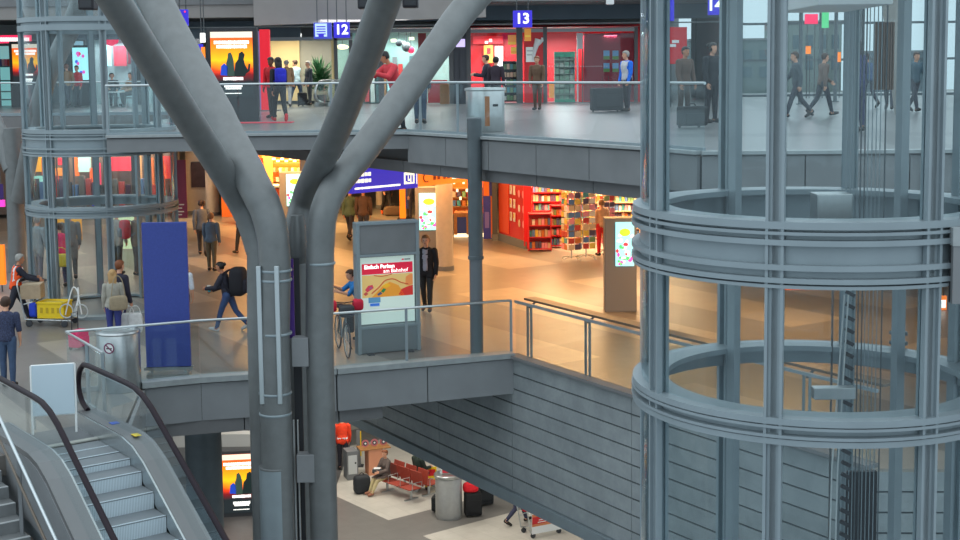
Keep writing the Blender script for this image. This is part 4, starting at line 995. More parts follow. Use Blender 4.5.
# steel cabinet and orange stand with three round signs
q = Lw(351, 478); t = thing('steel_cabinet', 'slim steel cabinet standing beside the orange-vested worker', 'cabinet', q, .35)
MB().box((0, 0, .47), (.36, .5, .92)).build('body', MID, t, bevel=.01); MB().box((0, -.255, .5), (.28, .012, .6)).build('door', PALE, t)
MB().lathe([(.03, 0), (.03, .012)], 10).build('lock', DARK, t).matrix_local = Matrix.Translation((.09, -.26, .55)) @ Matrix.Rotation(R(90), 4, 'X')
q = Lw(374, 473); t = thing('display_stand', 'peach-coloured stand with three round red and white signs on top', 'stand', q, .35)
MB().box((0, 0, .42), (.46, .5, .84)).build('body', mat('peach', C(206, 142, 110), .6), t, bevel=.01)
MB().box((0, 0, .855), (1.0, .55, .03)).build('shelf', WOOD, t)
for i in range(3):
    x = -.30 + i * .30
    o = MB().lathe([(.12, 0), (.12, .02)], 20).build('round_sign', mat('sign_pink', C(190, 110, 115), .5), t); o.matrix_local = Matrix.Translation((x, -.1, 1.03)) @ Matrix.Rotation(R(90), 4, 'X')
    o2 = MB().lathe([(.07, 0), (.07, .01)], 20).build('centre', DARK, o); o2.location = (0, 0, .02)
    o3 = MB().lathe([(.03, 0), (.03, .01)], 14).build('dot', WHITE, o); o3.location = (0, 0, .03)
q = Lw(359, 466); t = thing('sanitiser_post', 'slim grey post with yellow edge beside the steel cabinet', 'post', q)
MB().box((0, 0, .6), (.12, .12, 1.2)).build('post', MID, t); MB().box((.075, -.02, .75), (.03, .1, .8)).build('edge', YELLOW, t); MB().box((0, 0, .01), (.3, .3, .02)).build('base', DARK, t)
# waste bin with red leaflet holder
BK = 1.28; q = Lw(449, 517); t = thing('waste_bin', 'round grey steel waste bin with red leaflet holder on its rim', 'bin', q)
MB().lathe([(.36, 0), (.36, .06), (.385, .07), (.385, 1.20), (.37, 1.22)], 32).build('drum', mat('bin_steel', (.36, .36, .35), .45, .5, var=.06), t, smooth=40)
MB().lathe([(.40, 1.20), (.42, 1.23), (.42, 1.28), (.40, 1.30), (.29, 1.30), (.27, 1.26)], 32).build('rim', CHROME, t, smooth=40)
MB().box((.1, .02, 1.53), (.54, .02, .46)).build('leaflet_holder', mat('leaflet_red', C(190, 40, 56), .5), t)
for i in range(3): MB().box((.1, .005, 1.40 + i * .12), (.42, .012, .04)).build('text_line', WHITE, t)
for s in (-1, 1): MB().box((.1 + s * .30, .02, 1.51), (.045, .035, .48)).build('frame_post', PALE, t)
suitcase(Lw(473, 516), 'black suitcase standing right of the round grey waste bin', (22, 24, 28), R(15), (.48, .32, .66), handle=False)
suitcase(Lw(485, 505), 'dark suitcase farther right behind the waste bin', (30, 34, 38), R(25), (.46, .30, .80), handle=False)
suitcase(Lw(437, 512), 'small black case half hidden left of the waste bin', (26, 30, 32), R(-10), (.30, .24, .42), handle=False)
c = Lw(473, 516); t = thing('red_bag', 'red bag lying on the black suitcase beside the waste bin', 'bag', (c.x - .06, c.y, L0 + .715))
rbox_(MB(), (0, 0, .14), (.46, .3, .28), .6).build('bag_body', cloth((220, 24, 40)), t, smooth=60)
MB().tube(spline([(-.1, 0, .25), (0, 0, .36), (.1, 0, .25)], 4), .014, 6).build('handle', cloth((220, 24, 40)), t)
q = Lw(431, 489); t = thing('sale_sign', 'small red and yellow sign board standing behind the benches', 'sign', q, .2)
MB().box((0, 0, .38), (.36, .03, .62)).build('board', YELLOW, t); MB().box((0, -.02, .52), (.28, .01, .2)).build('red_field', RED, t); MB().box((-.04, -.02, .25), (.16, .01, .2)).build('white_field', WHITE, t)
for s in (-1, 1): MB().box((s * .15, 0, .04), (.03, .2, .08)).build('foot', DARK, t)

def trolley(label, q, rz, ad=None, group=None):
    t = thing('luggage_trolley', label, 'trolley', q, rz, group)       # local +X is the front
    mb = MB()
    for s in (-1, 1): mb.tube([(-.5, s * .28, .17), (.55, s * .22, .14)], .018, 8)
    for x in np.linspace(-.4, .5, 7): mb.tube([(x, -.27, .16), (x, .27, .16)], .01, 6)
    mb.build('platform', CHROME, t, smooth=50)
    MB().tube(spline([(-.48, -.28, .17), (-.56, -.28, .6), (-.62, -.28, 1.0), (-.62, .28, 1.0), (-.56, .28, .6), (-.48, .28, .17)], 4), .018, 8).build('handle_frame', CHROME, t, smooth=50)
    MB().tube([(-.62, -.24, 1.0), (-.62, .24, 1.0)], .03, 8).build('grip', BLACK, t)
    for x, s in ((-.4, 1), (-.4, -1), (.42, 1), (.42, -1)):
        o = MB().lathe([(.05, -.02), (.075, -.015), (.075, .015), (.05, .02)], 14).build('wheel', DARK, t, smooth=40)
        o.matrix_local = Matrix.Translation((x, s * .26, .076)) @ Matrix.Rotation(R(90), 4, 'X')
    MB().tube(spline([(-.5, -.27, .5), (-.3, -.27, .55), (-.3, .27, .55), (-.5, .27, .5)], 3), .014, 6).build('basket_bar', CHROME, t)
    if ad:
        MB().box((.05, -.33, .42), (1.05, .02, .56)).build('advert_board', WHITE, t)
        MB().box((.05, -.343, .52), (1.05, .006, .34)).build('orange_field', mat('ad_orange', C(214, 132, 84), .5), t)
        MB().box((-.08, -.348, .52), (.78, .006, .2)).build('red_field', RED, t)
        for i in range(3): MB().box((-.05, -.353, .46 + .06 * i), (.5 - .06 * i, .004, .022)).build('text_line', WHITE, t)
    return t
tq = Lw(541, 533); trolley('luggage trolley with a red and white advert board on its side', tq, math.atan2((Lw(552, 528) - Lw(526, 533)).y, (Lw(552, 528) - Lw(526, 533)).x), True)
tp = Lw(518, 524); person('person in dark jeans holding a red bag behind the advert trolley', tp, -70, WALK, 1.74, hair=('short', 'brown'), top=((50, 54, 66), 'long', .05), legs=(46, 50, 76))
handbag(tp + Vector((.24, -.22, .74)), 'red bag hanging beside dark jeans near the trolley', (200, 20, 40), (.26, .14, .3), .2)
# lit poster and light strip under the middle slab
def poster(parent, w_, h, z0, em=1.0, y=0.):
    """the backlit poster sheet: warm sunset field, two standing figures, pale lettering"""
    m = MATS.get('poster_sunset')
    if not m:
        m = bpy.data.materials.new('poster_sunset'); m.use_nodes = True; nt = m.node_tree; b = nt.nodes['Principled BSDF']
        tc = nt.nodes.new('ShaderNodeTexCoord'); sx = nt.nodes.new('ShaderNodeSeparateXYZ'); nt.links.new(tc.outputs['Generated'], sx.inputs[0])
        nz = nt.nodes.new('ShaderNodeTexNoise'); nz.inputs['Scale'].default_value = 3; nt.links.new(tc.outputs['Generated'], nz.inputs[0])
        ad = nt.nodes.new('ShaderNodeMath'); ad.operation = 'MULTIPLY_ADD'; ad.inputs[1].default_value = .12; nt.links.new(nz.outputs[0], ad.inputs[0]); nt.links.new(sx.outputs[2], ad.inputs[2])
        r = nt.nodes.new('ShaderNodeValToRGB'); nt.links.new(ad.outputs[0], r.inputs[0]); e = r.color_ramp.elements
        e[0].position = .30; e[0].color = (*C(28, 36, 40), 1); e[1].position = .95; e[1].color = (*C(250, 96, 24), 1)
        for p_, c_ in ((.40, C(120, 16, 24)), (.47, C(235, 60, 20)), (.62, C(252, 190, 20)), (.78, C(252, 150, 16))): q_ = e.new(p_); q_.color = (*c_, 1)
        nt.links.new(r.outputs[0], b.inputs['Base Color']); nt.links.new(r.outputs[0], b.inputs['Emission Color']); b.inputs['Emission Strength'].default_value = .75
        MATS['poster_sunset'] = m
    sh = MB().box((0, y, z0 + h / 2), (w_, .02, h)).build('poster_sheet', m, parent)
    g = lambda mb, n, mm: mb.build(n, mm, sh)
    yy = y - .014
    g(MB().box((0, yy, z0 + h * .955), (w_, .006, h * .09)), 'top_band', mat('poster_cream', C(235, 225, 205), .5, emit=.6, ecol=C(240, 230, 210)))
    rnd = random.Random(3)
    for zf, x0, x1, hh in ((.84, -.42, .42, .055), (.775, -.36, .36, .055), (.285, -.22, .22, .05), (.175, -.2, .2, .045), (.135, -.17, .17, .03), (.06, -.2, .2, .014)):
        mb = MB(); x = x0
        while x < x1:
            lw = rnd.uniform(.03, .055)
            mb.box(((x + lw / 2) * w_, yy, z0 + zf * h), (lw * w_ * .86, .006, hh * h * rnd.uniform(.85, 1))); x += lw
        g(mb, 'lettering', LIT)
    fig = mat('poster_figure', C(58, 82, 72), .5, emit=.35, ecol=C(58, 82, 72)); figd = mat('poster_figure_dark', C(26, 44, 44), .5, emit=.25, ecol=C(26, 44, 44)); blu = mat('poster_blue', C(30, 70, 190), .5, emit=.5, ecol=C(30, 70, 190))
    def blob(pts, mm, n):
        mb = MB(); k = len(pts); P = [(x * w_, yy, z0 + z * h) for x, z in pts]; Q = [(x, yy + .006, z) for x, _, z in P]
        mb.add(P + Q, [tuple(range(k)), tuple(range(k, 2 * k))[::-1]] + [(i, (i + 1) % k, k + (i + 1) % k, k + i) for i in range(k)]); g(mb, n, mm)
    blob([(-.12, .32), (-.14, .52), (-.10, .60), (-.09, .67), (-.03, .69), (.01, .64), (.04, .56), (.06, .32)], fig, 'figure')
    blob([(-.28, .34), (-.26, .48), (-.18, .52), (-.10, .46), (-.12, .33)], blu, 'figure')
    blob([(.04, .32), (.08, .52), (.15, .58), (.17, .67), (.25, .70), (.31, .65), (.28, .58), (.31, .50), (.37, .42), (.40, .52), (.44, .50), (.42, .40), (.33, .36), (.30, .32)], figd, 'figure')
    return sh
PYY = 38.0; a, b = atY(222, 513, PYY), atY(259, 454, PYY)
t = thing('poster_case', 'backlit sunset poster with two figures below the middle floor', 'poster', ((a.x + b.x) / 2, PYY, L0), R(8))
hgt = b.z - a.z; wd = b.x - a.x
MB().box((0, .06, (a.z - L0) + hgt / 2 - .02), (wd + .14, .1, hgt + .22)).build('frame', DARK, t, bevel=.01); poster(t, wd, hgt, a.z - L0)
for s in (-1, 1): MB().box((s * wd * .4, .06, (a.z - L0) / 2 - .03), (.06, .06, a.z - L0 - .05)).build('leg', DARK, t)
a, b = atY(216, 447, 38.6), atY(262, 434, 38.6)
struct('trim_18', MB().box(((a.x + b.x) / 2, 38.8, (a.z + b.z) / 2), (b.x - a.x + 2.5, .4, b.z - a.z)), mat('pale_beam', (.45, .46, .46), .5))
struct('wall_lower_left', MB().box((-18, 41, -8.3), (25, .3, 6.4)), SOFF)

# ================================================================== MIDDLE LEVEL FURNITURE
# blue panel sign
q = M_(169.5, 376); t = thing('display_board', 'tall plain blue panel on a steel foot at the middle floor edge', 'panel', q, R(4))
s_ = F_PX / q.y; w_ = 45.5 / 57; h_ = 2.64
MB().box((0, 0, .18 + h_ / 2), (w_, .09, h_)).build('panel', BLUE, t, bevel=.008)
MB().box((0, -.01, .15), (w_ + .08, .13, .05)).build('foot_rail', CHROME, t); MB().box((0, 0, .04), (w_ * .95, .4, .06)).build('base_plate', CHROME, t)
for s in (-1, 1): MB().box((s * .3, 0, .1), (.05, .06, .1)).build('post', CHROME, t)
# steel drum with no-smoking sign
q = M_(120, 389); t = thing('steel_drum', 'big brushed steel drum with a no smoking sign next to the escalator', 'drum', q)
MB().lathe([(.36, 0), (.37, .02), (.37, 1.02), (.36, 1.04)], 48).build('drum', CHROME, t, smooth=40)
MB().lathe([(.375, 1.0), (.385, 1.02), (.37, 1.05), (.30, 1.06), (.28, 1.03)], 48).build('rim', CHROME, t, smooth=40)
ns = bpy.data.objects.new('no_smoking_sign', None); col.objects.link(ns); ns.parent = t
a_ = math.atan2(-q.y, -q.x) - .42
ns.matrix_local = Matrix.Translation((math.cos(a_) * .374, math.sin(a_) * .374, .80)) @ Matrix.Rotation(a_ + R(90), 4, 'Z') @ Matrix.Rotation(R(90), 4, 'X')
MB().lathe([(.095, 0), (.095, .006)], 28).build('disc', WHITE, ns); MB().arc(.075, .095, .006, .012, n=28).build('red_ring', mat('prohibit', C(120, 50, 90), .5), ns)
MB().box((0, 0, .009), (.15, .018, .006), R(-45)).build('bar', mat('prohibit', (0, 0, 0)), ns); MB().box((0, -.005, .008), (.10, .02, .004)).build('cigarette', DARK, ns)
# blank board
q = M_(55, 434); t = thing('notice_board', 'blank pale board leaning on a white frame behind the escalator', 'board', q, R(14))
BW, BH = .64, 1.05
BM = mat('blank_board', (.46, .56, .63), .5)
MB().box((0, .06, .30 + .38), (BW - .03, .03, .76), 0, 0, R(-8)).build('board', BM, t)
for s in (-1, 1): MB().tube([(s * BW / 2, 0.0 - .02, 0), (s * BW / 2, .13, BH)], .018, 8).build('frame_post', WHITE, t)
for s in (-1, 1): MB().tube([(s * BW / 2, .40, 0), (s * BW / 2, .14, BH - .05)], .014, 8).build('rear_leg', PALE, t)
for zz, yy in ((BH, .13), (.30, .02)): MB().tube([(-BW / 2, yy, zz), (BW / 2, yy, zz)], .018, 8).build('frame_bar', WHITE, t)
# advert pillar
A_, B_ = M_(358.5, 355.5), M_(421, 350); c = (A_ + B_) / 2; d = B_ - A_; rz = math.atan2(d.y, d.x); w_ = d.length
t = thing('advert_pillar', 'free-standing grey advert pillar with a red and white parking poster', 'advert', c, rz)
h_ = 2.56
MB().box((0, .12, .27), (w_, .22, .50)).build('base', mat('pillar_base', (.20, .23, .25), .45, .4), t, bevel=.01)
MB().box((0, .12, h_ - .30), (w_ - .04, .20, .58)).build('head_panel', FASC, t)
MB().box((0, .16, 1.35), (w_ - .06, .1, 1.7)).build('back', FASC, t)
for s in (-1, 1): MB().box((s * (w_ / 2 - .035), .12, h_ / 2), (.07, .26, h_)).build('frame_post', STEEL, t, bevel=.008)
for z_ in (h_, h_ - .62, .53): MB().box((0, .11, z_), (w_, .25, .05)).build('frame_bar', STEEL, t)
for s in (-1, 1): MB().box((s * .4, .12, .01), (.12, .5, .03)).build('foot', DARK, t)
pz0, pz1 = .58, h_ - .67; ph = pz1 - pz0; pw = w_ - .18
PAPER = mat('poster_paper', C(205, 222, 214), .5, emit=.32, ecol=C(205, 225, 215))
sh = MB().box((0, .09, (pz0 + pz1) / 2), (pw, .02, ph)).build('advert_sheet', PAPER, t)
def P_(n, x0, x1, z0, z1, m, y=.078): return MB().box(((x0 + x1) / 2 * pw, y, pz0 + (z0 + z1) / 2 * ph), ((x1 - x0) * pw, .006, (z1 - z0) * ph)).build(n, m, sh)
REDP = mat('poster_red', C(222, 32, 66), .5, emit=.3, ecol=C(225, 30, 66))
P_('red_banner', -.47, .47, .745, .905, REDP)
text('headline', 'Einfach Parken', .105, LIT, sh, (-.43 * pw, .073, pz0 + .855 * ph), 0, 'LEFT', .003)
text('headline', 'am Bahnhof', .105, LIT, sh, (.38 * pw, .073, pz0 + .785 * ph), 0, 'RIGHT')
P_('logo', .27, .31, .935, .955, REDP); P_('logo_text', .32, .43, .935, .955, mat('logo_grey', (.3, .33, .33), .5))
P_('picture', -.47, .47, .40, .735, mat('picture_sand', C(222, 190, 120), .5, emit=.28, ecol=C(225, 190, 115)))
def shape(n, pts, m, y=.072):
    mb = MB(); k = len(pts); P = [(x * pw, y, pz0 + z * ph) for x, z in pts]; Q = [(x, y + .005, z) for x, _, z in P]
    mb.add(P + Q, [tuple(range(k)), tuple(range(k, 2 * k))[::-1]] + [(i, (i + 1) % k, k + (i + 1) % k, k + i) for i in range(k)]); return mb.build(n, m, sh)
em = lambda n, c, e=.28: mat(n, C(*c), .5, emit=e, ecol=C(*c))
shape('orange_field', [(-.30, .40), (-.08, .57), (.04, .62), (.2, .56), (.32, .40)], em('pic_orange', (226, 150, 50)))
shape('red_figure', [(.2, .42), (.26, .50), (.36, .53), (.47, .55), (.47, .40), (.26, .40)], em('pic_red', (208, 52, 46)))
shape('orange_head', [(.33, .56), (.34, .68), (.42, .72), (.47, .71), (.47, .57), (.40, .54)], em('pic_skin', (226, 140, 78)))
for pts, c_ in (([(-.42, .52), (-.36, .58), (-.28, .59), (-.26, .54), (-.38, .48)], (206, 66, 86)), ([(-.36, .53), (-.31, .56), (-.28, .54), (-.33, .51)], (80, 130, 190)), ([(-.2, .44), (-.14, .48), (-.1, .45), (-.17, .42)], (70, 80, 120)),
                ([(-.13, .48), (-.08, .53), (-.03, .51), (-.08, .46)], (40, 130, 70)), ([(-.12, .56), (-.02, .60), (.06, .57), (-.02, .53)], (236, 178, 40)), ([(-.45, .46), (-.40, .49), (-.36, .46), (-.41, .43)], (190, 80, 70))):
    shape('toy', pts, em('pic_%d%d%d' % c_, c_), .070)
MB().tube(spline([(x * pw, .070, pz0 + z * ph) for x, z in ((-.30, .46), (-.16, .55), (-.05, .64), (.1, .66), (.25, .60), (.38, .57))], 5), .012, 6).build('track', em('pic_track', (190, 90, 50)), sh)
MB().tube(spline([(x * pw, .070, pz0 + z * ph) for x, z in ((-.25, .73), (-.1, .71), (.08, .735))], 5), .009, 6).build('track', em('pic_track', (190, 90, 50)), sh)
P_('blue_tag', -.36, -.14, .32, .40, mat('tag_blue', C(92, 150, 190), .5, emit=.25, ecol=C(92, 150, 190)), .070); P_('blue_tag', -.33, -.16, .27, .31, mat('tag_blue2', C(60, 120, 220), .5, emit=.25, ecol=C(60, 120, 220)), .070)

# luggage trolley of the worker, with crate, box and folded white frame
c = M_(52, 325); tr_rz = math.atan2(-.15, 1); trolley('luggage trolley loaded with a yellow crate in front of the left lift', c, tr_rz)
RZ = Matrix.Rotation(tr_rz, 3, 'Z')
def ontr(x, y, z): q_ = c + RZ @ Vector((x, y, 0)); return Vector((q_.x, q_.y, M0 + z))
t = thing('plastic_crate', 'yellow plastic crate on the luggage trolley', 'crate', ontr(.08, 0, .185), tr_rz)
mb = MB(); cw, cdp, chh = .60, .42, .34
mb.box((0, 0, .012), (cw, cdp, .024))
for s in (-1, 1): mb.box((0, s * cdp / 2, chh / 2), (cw, .02, chh)); mb.box((s * cw / 2, 0, chh / 2), (.02, cdp, chh))
mb.build('crate_wall', YELLOW, t, bevel=.006)
mb = MB()
for s in (-1, 1): mb.box((0, s * cdp / 2, chh), (cw + .05, .05, .04)); mb.box((s * cw / 2, 0, chh), (.05, cdp + .05, .04))
mb.build('rim', YELLOW, t, bevel=.006)
for i in range(4):
    MB().box((-.2 + i * .13, -cdp / 2 - .012, .18), (.06, .008, .12)).build('grip_slot', mat('crate_shadow', (.5, .34, .01), .6), t)
MB().box((0, 0, .30), (cw - .05, cdp - .05, .06)).build('load', mat('crate_load', (.62, .48, .06), .7), t)
t = thing('cardboard_box', 'brown cardboard parcels held above the trolley handle by the worker', 'box', ontr(-.42, 0, .60), tr_rz + .2)
MB().box((0, 0, .15), (.44, .36, .30)).build('carton', mat('cardboard', (.40, .30, .20), .8, var=.1), t, bevel=.006); MB().box((.02, 0, .32), (.40, .32, .03)).build('lid', mat('cardboard_pale', (.5, .40, .28), .8), t)
t = thing('blue_canister', 'blue bag standing upright on the rear of the luggage trolley', 'bag', ontr(-.36, -.02, .185), tr_rz)
rbox_(MB(), (0, 0, .17), (.20, .32, .34), .45).build('bag_body', cloth((40, 70, 200)), t, smooth=60); MB().tube(spline([(0, -.06, .33), (0, 0, .41), (0, .06, .33)], 3), .012, 6).build('handle', DARK, t)
t = thing('folding_frame', 'folded white tubular frame on the front of the luggage trolley', 'frame', ontr(.52, -.02, .16), tr_rz)
for k_ in range(2):
    MB().tube(spline([(-.12 + .2 * k_, -.14, .1), (0 + .2 * k_, -.14, .5), (.10 + .1 * k_, -.14, .72), (.2, -.14, .55), (.12 + .14 * k_, -.14, .12)], 4), .016, 8).build('tube_loop', WHITE, t, smooth=50)
    o = MB(); o.tube([(.15 * math.cos(q_), 0, .15 * math.sin(q_)) for q_ in np.linspace(0, 2 * math.pi, 24)], .014, 6, cap=False); o = o.build('wheel', PALE, t, smooth=50); o.location = (-.06 + .34 * k_, -.2, .20)
suitcase(M_(79, 349), 'pink suitcase with raised handle standing near the blonde woman', (236, 40, 110), R(70), (.36, .26, .34))

# loaded bicycle behind the advert pillar
q = M_(343, 353); bz = R(-74); t = thing('bicycle', 'bicycle loaded with red bags left of the advert pillar', 'bicycle', q, bz)
def wheel(x):
    e = bpy.data.objects.new('wheel', None); col.objects.link(e); e.parent = t; e.location = (x, 0, .34)
    MB().tube([(.325 * math.cos(a), 0, .325 * math.sin(a)) for a in np.linspace(0, 2 * math.pi, 33)], .018, 6, cap=False).build('tyre', BLACK, e, smooth=50)
    MB().tube([(.30 * math.cos(a), 0, .30 * math.sin(a)) for a in np.linspace(0, 2 * math.pi, 33)], .010, 6, cap=False).build('rim', CHROME, e, smooth=50)
    mb = MB()
    for i in range(14): a = 2 * math.pi * i / 14; mb.tube([(.02 * math.cos(a), .02 * (-1) ** i, .02 * math.sin(a)), (.30 * math.cos(a), 0, .30 * math.sin(a))], .003, 4)
    mb.build('spokes', CHROME, e, smooth=50)['kind'] = 'stuff'
wheel(-.5); wheel(.5)
mb = MB()
for a, b in (((-.5, 0, .34), (-.08, 0, .30)), ((-.08, 0, .30), (.36, 0, .82)), ((-.08, 0, .30), (-.22, 0, .84)), ((-.22, 0, .80), (.34, 0, .84)), ((-.5, 0, .34), (-.2, 0, .78)), ((.5, 0, .34), (.34, 0, .95))): mb.tube([a, b], .016, 8)
mb.build('frame', mat('bike_frame', (.20, .24, .26), .4, .5), t, smooth=50)
MB().tube([(.34, 0, .9), (.32, 0, 1.05), (.36, -.28, 1.08)], .012, 6).tube([(.32, 0, 1.05), (.36, .28, 1.08)], .012, 6).build('handlebar', DARK, t)
rbox_(MB(), (-.24, 0, .90), (.26, .16, .07), .6).build('saddle', BLACK, t, smooth=60)
for s in (-1, 1): rbox_(MB(), (-.45, s * .22, .52), (.36, .16, .40), .4).build('pannier', mat('pannier_black', C(40, 40, 46), .7), t, smooth=60)
[rbox_(MB(), (.30, s * .26, 1.0), (.24, .2, .22), .5).build('handlebar_bag', mat('roll_red', C(205, 26, 60), .7), t, smooth=60) for s in (-1, 1)]; MB().box((-.3, -.2, .55), (.1, .03, .5)).build('pink_strap', mat('strap_pink', C(225, 50, 90), .6), t)
rbox_(MB(), (.50, 0, .92), (.24, .3, .24), .5).build('front_bag', DARK, t, smooth=60)
MB().bar((-.1, .08, .3), (-.2, .22, .02), .015, .015).build('kickstand', DARK, t)

# digital screens
def screen(label, x0, y0, x1, y1, foot_y, side, hx0, hx1, htop):
    q = M_((hx0 + hx1) / 2, foot_y); Y = q.y
    a, b = atY(x0, y1, Y), atY(x1, y0, Y); ha, hb = atY(hx0, foot_y, Y), atY(hx1, htop, Y)
    t = thing('screen_totem', label, 'screen', ((ha.x + hb.x) / 2, Y, M0), 0)
    ox = (ha.x + hb.x) / 2
    MB().box((0, .2, (hb.z - M0) / 2), (hb.x - ha.x, .4, hb.z - M0)).build('housing', mat('totem_grey', (.25, .24, .23), .5), t, bevel=.015)
    sx, sz, sw_, sh_ = (a.x + b.x) / 2 - ox, (a.z + b.z) / 2 - M0, b.x - a.x, b.z - a.z
    s = MB().box((sx, -.012, sz), (sw_, .03, sh_)).build('display', SCREENC, t)
    rnd = random.Random(11)
    E_ = lambda n, c, e=.8: mat(n, C(*c), .5, emit=e, ecol=C(*c))
    pal = [E_('px_pink', (240, 90, 190)), E_('px_green', (90, 220, 120)), E_('px_blue', (70, 110, 230)), E_('px_red', (236, 70, 80)), E_('px_white', (245, 250, 250))]
    MB().ball((sx, -.03, sz + sh_ * .27), (sw_ * .3, .012, sh_ * .09), 14).build('yellow_cloud', E_('px_yellow', (190, 220, 60)), s)
    for i in range(26):
        u, v = rnd.uniform(-.42, .42), rnd.uniform(-.46, .2); m = pal[4 if i < 7 else rnd.randrange(5)]
        if v < -.24: m = pal[rnd.choice((0, 0, 4, 1))]
        MB().ball((sx + u * sw_, -.028, sz + v * sh_), (rnd.uniform(.07, .15) * sw_, .01, rnd.uniform(.03, .06) * sh_), 8).build('colour_patch', m, s)
    return t
screen('digital screen totem with a colourful cyan picture beside the beige pillar', 419.5, 193, 438.5, 230, 268, 1, 416, 441, 187)
screen('digital screen totem with a cyan picture between the column branches', 287, 174, 303, 206, 255, 1, 281, 305, 172)
screen('tall digital screen totem with a cyan picture beside the right lift tower', 615.5, 222, 634, 266, 312, 1, 605, 637, 218)

# ================================================================== UPPER LEVEL SHOPS AND SIGNS
def part(parent, name, m, x0, y0, x1, y1, Y, d=.08, bevel=0.):
    """a box part placed where its edges are seen, standing at distance Y"""
    a, b = atY(x0, y1, Y), atY(x1, y0, Y); o = parent.matrix_basis.translation
    return MB().box(((a.x + b.x) / 2 - o.x, Y + d / 2 - o.y, (a.z + b.z) / 2 - o.z), (abs(b.x - a.x), d, abs(b.z - a.z))).build(name, m, parent, bevel=bevel)
def shop_lamp(px, Y, z, size, power, c=(1, 1, 1)): p = atY(px, 80, Y); return area((p.x, p.y, z), size, power, c)
FRAME = mat('shop_frame', (.09, .095, .10), .5, .3); DISPLAY = mat('display_paper', (.55, .62, .60), .6)
POSTB = [mat('goods_%d' % i, C(*c), .5) for i, c in enumerate(((210, 190, 160), (190, 70, 60), (90, 130, 190), (225, 200, 90), (120, 160, 110), (230, 230, 225), (200, 120, 60), (90, 80, 110), (230, 150, 170), (80, 160, 170)))]
def loc(px, py, Y): q = atY(px, py, Y); return q
# --- the red shop under sign 13
S = thing('shop_front', 'red shop with glass front under platform sign 13 on the upper level', 'shop', (atY(552, 104, YF).x, YF, 0))
part(S, 'rear_wall', RED, 470, 24, 640, 106, YF + 3.2, .15)
part(S, 'side_wall', RED, 578, 30, 640, 104, YF + .9, .1)
part(S, 'ceiling', PALE, 466, 26, 640, 28, YF + .1, 3.2)
for x0, x1 in ((467, 470.5), (517, 522.5), (543.5, 547), (634.5, 638)): part(S, 'frame_post', FRAME, x0, 27, x1, 105, YF - .05, .2)
part(S, 'header', LINTEL, 467, 27.5, 638, 33, YF - .03, .16)
part(S, 'plinth', MID, 467, 101.5, 638, 105, YF - .06, .2)
for x0, x1 in ((470.5, 517), (547, 577), (583, 634.5)): part(S, 'glass_pane', GL_SHOP, x0, 33, x1, 101.5, YF, .02)
part(S, 'mullion', PALE, 577, 33, 578.2, 102, YF - .02, .08); part(S, 'mullion', FRAME, 582, 33, 583, 102, YF - .02, .08)
part(S, 'red_panel', RED, 524.5, 28, 543.5, 103, YF - .02, .08)
part(S, 'tinted_panel', REDD, 584, 33, 634, 101, YF + .35, .05)
part(S, 'grey_sign_strip', PALE, 577.5, 33, 583, 49, YF - .08, .04)
for i in range(28): part(S, 'window_dot', PALE, 536 + i * 2.6 + .2, 65.8, 537.1 + i * 2.6, 66.7, YF - .03, .01)
shop_lamp(500, YF + 1.5, 2.6, 1.6, 130); shop_lamp(565, YF + 1.0, 2.6, 1.4, 150); shop_lamp(610, YF + .55, 2.6, .5, 25)
def flat(name, label, cat, m, x0, y0, x1, y1, Y, d=.03, group=None, extra=(), rod=0):
    a, b = atY(x0, y1, Y), atY(x1, y0, Y)
    t = thing(name, label, cat, ((a.x + b.x) / 2, Y, a.z), 0, group)
    part(t, 'sheet', m, x0, y0, x1, y1, Y, d)
    if rod:
        for s in (-1, 1): MB().box((s * abs(b.x - a.x) * .3, d / 2, (b.z - a.z) + (rod - b.z) / 2), (.03, .03, abs(rod - b.z))).build('hanger', FRAME, t)
    for (n, mm, p0, q0, p1, q1) in extra: part(t, n, mm, p0, q0, p1, q1, Y - .012, .012)
    return t
OR1 = mat('poster_orange', C(238, 160, 70), .5, emit=.25, ecol=C(238, 160, 70)); YE1 = mat('poster_yellow', C(240, 200, 80), .5, emit=.25, ecol=C(240, 200, 80)); WP = mat('poster_white', C(215, 222, 218), .5, emit=.15)
flat('poster', 'orange poster with a red ring inside the red shop window', 'poster', OR1, 484, 45, 493, 63, YF + 2.9, extra=(('red_mark', RED, 487, 48, 490.5, 54),))
flat('poster', 'pale grey poster next to the orange one in the red shop', 'poster', WP, 495, 46, 503, 70, YF + 2.9, extra=(('stripe', PALE, 497, 47, 499, 69),))
flat('poster', 'orange square poster at the top of the red shop window', 'poster', OR1, 508, 35, 516, 45, YF + .3, extra=(('band', YE1, 508, 42, 516, 44),))
flat('poster', 'yellow square poster below the orange one in the red shop window', 'poster', YE1, 511, 47, 521, 54, YF + .25, extra=(('band', OR1, 511, 51, 521, 53),))
flat('poster', 'orange poster at the top of the red panel', 'poster', OR1, 524.5, 28.5, 531, 41, YF - .07, extra=(('band', YE1, 525, 35, 530.5, 37),))
flat('poster', 'white notice in the middle of the red panel', 'poster', WP, 526, 47, 534.5, 62, YF - .07, extra=(('text_line', PALE, 527, 50, 533, 51.5), ('text_line', PALE, 527, 54, 532, 55.5)))
t = thing('wall_sign', 'white curved hand-shaped emblem on the red panel', 'sign', tuple(loc(537, 46, YF - .08)))
o = t.matrix_basis.translation
MB().tube([loc(x, y, YF - .09) - o for x, y in ((533, 60), (534.5, 52), (536, 46), (538, 39))], [.05, .07, .1, .12], 8).build('emblem_arm', WHITE, t, smooth=50)
for k_ in range(3): MB().tube([loc(x, y, YF - .09) - o for x, y in ((536.2 + k_, 47 - k_ * 1.4), (540 + k_ * .8, 43.5 - k_ * 1.6), (543 - k_ * .3, 40 - k_ * 1.2))], .045, 6).build('emblem_finger', WHITE, t, smooth=50)
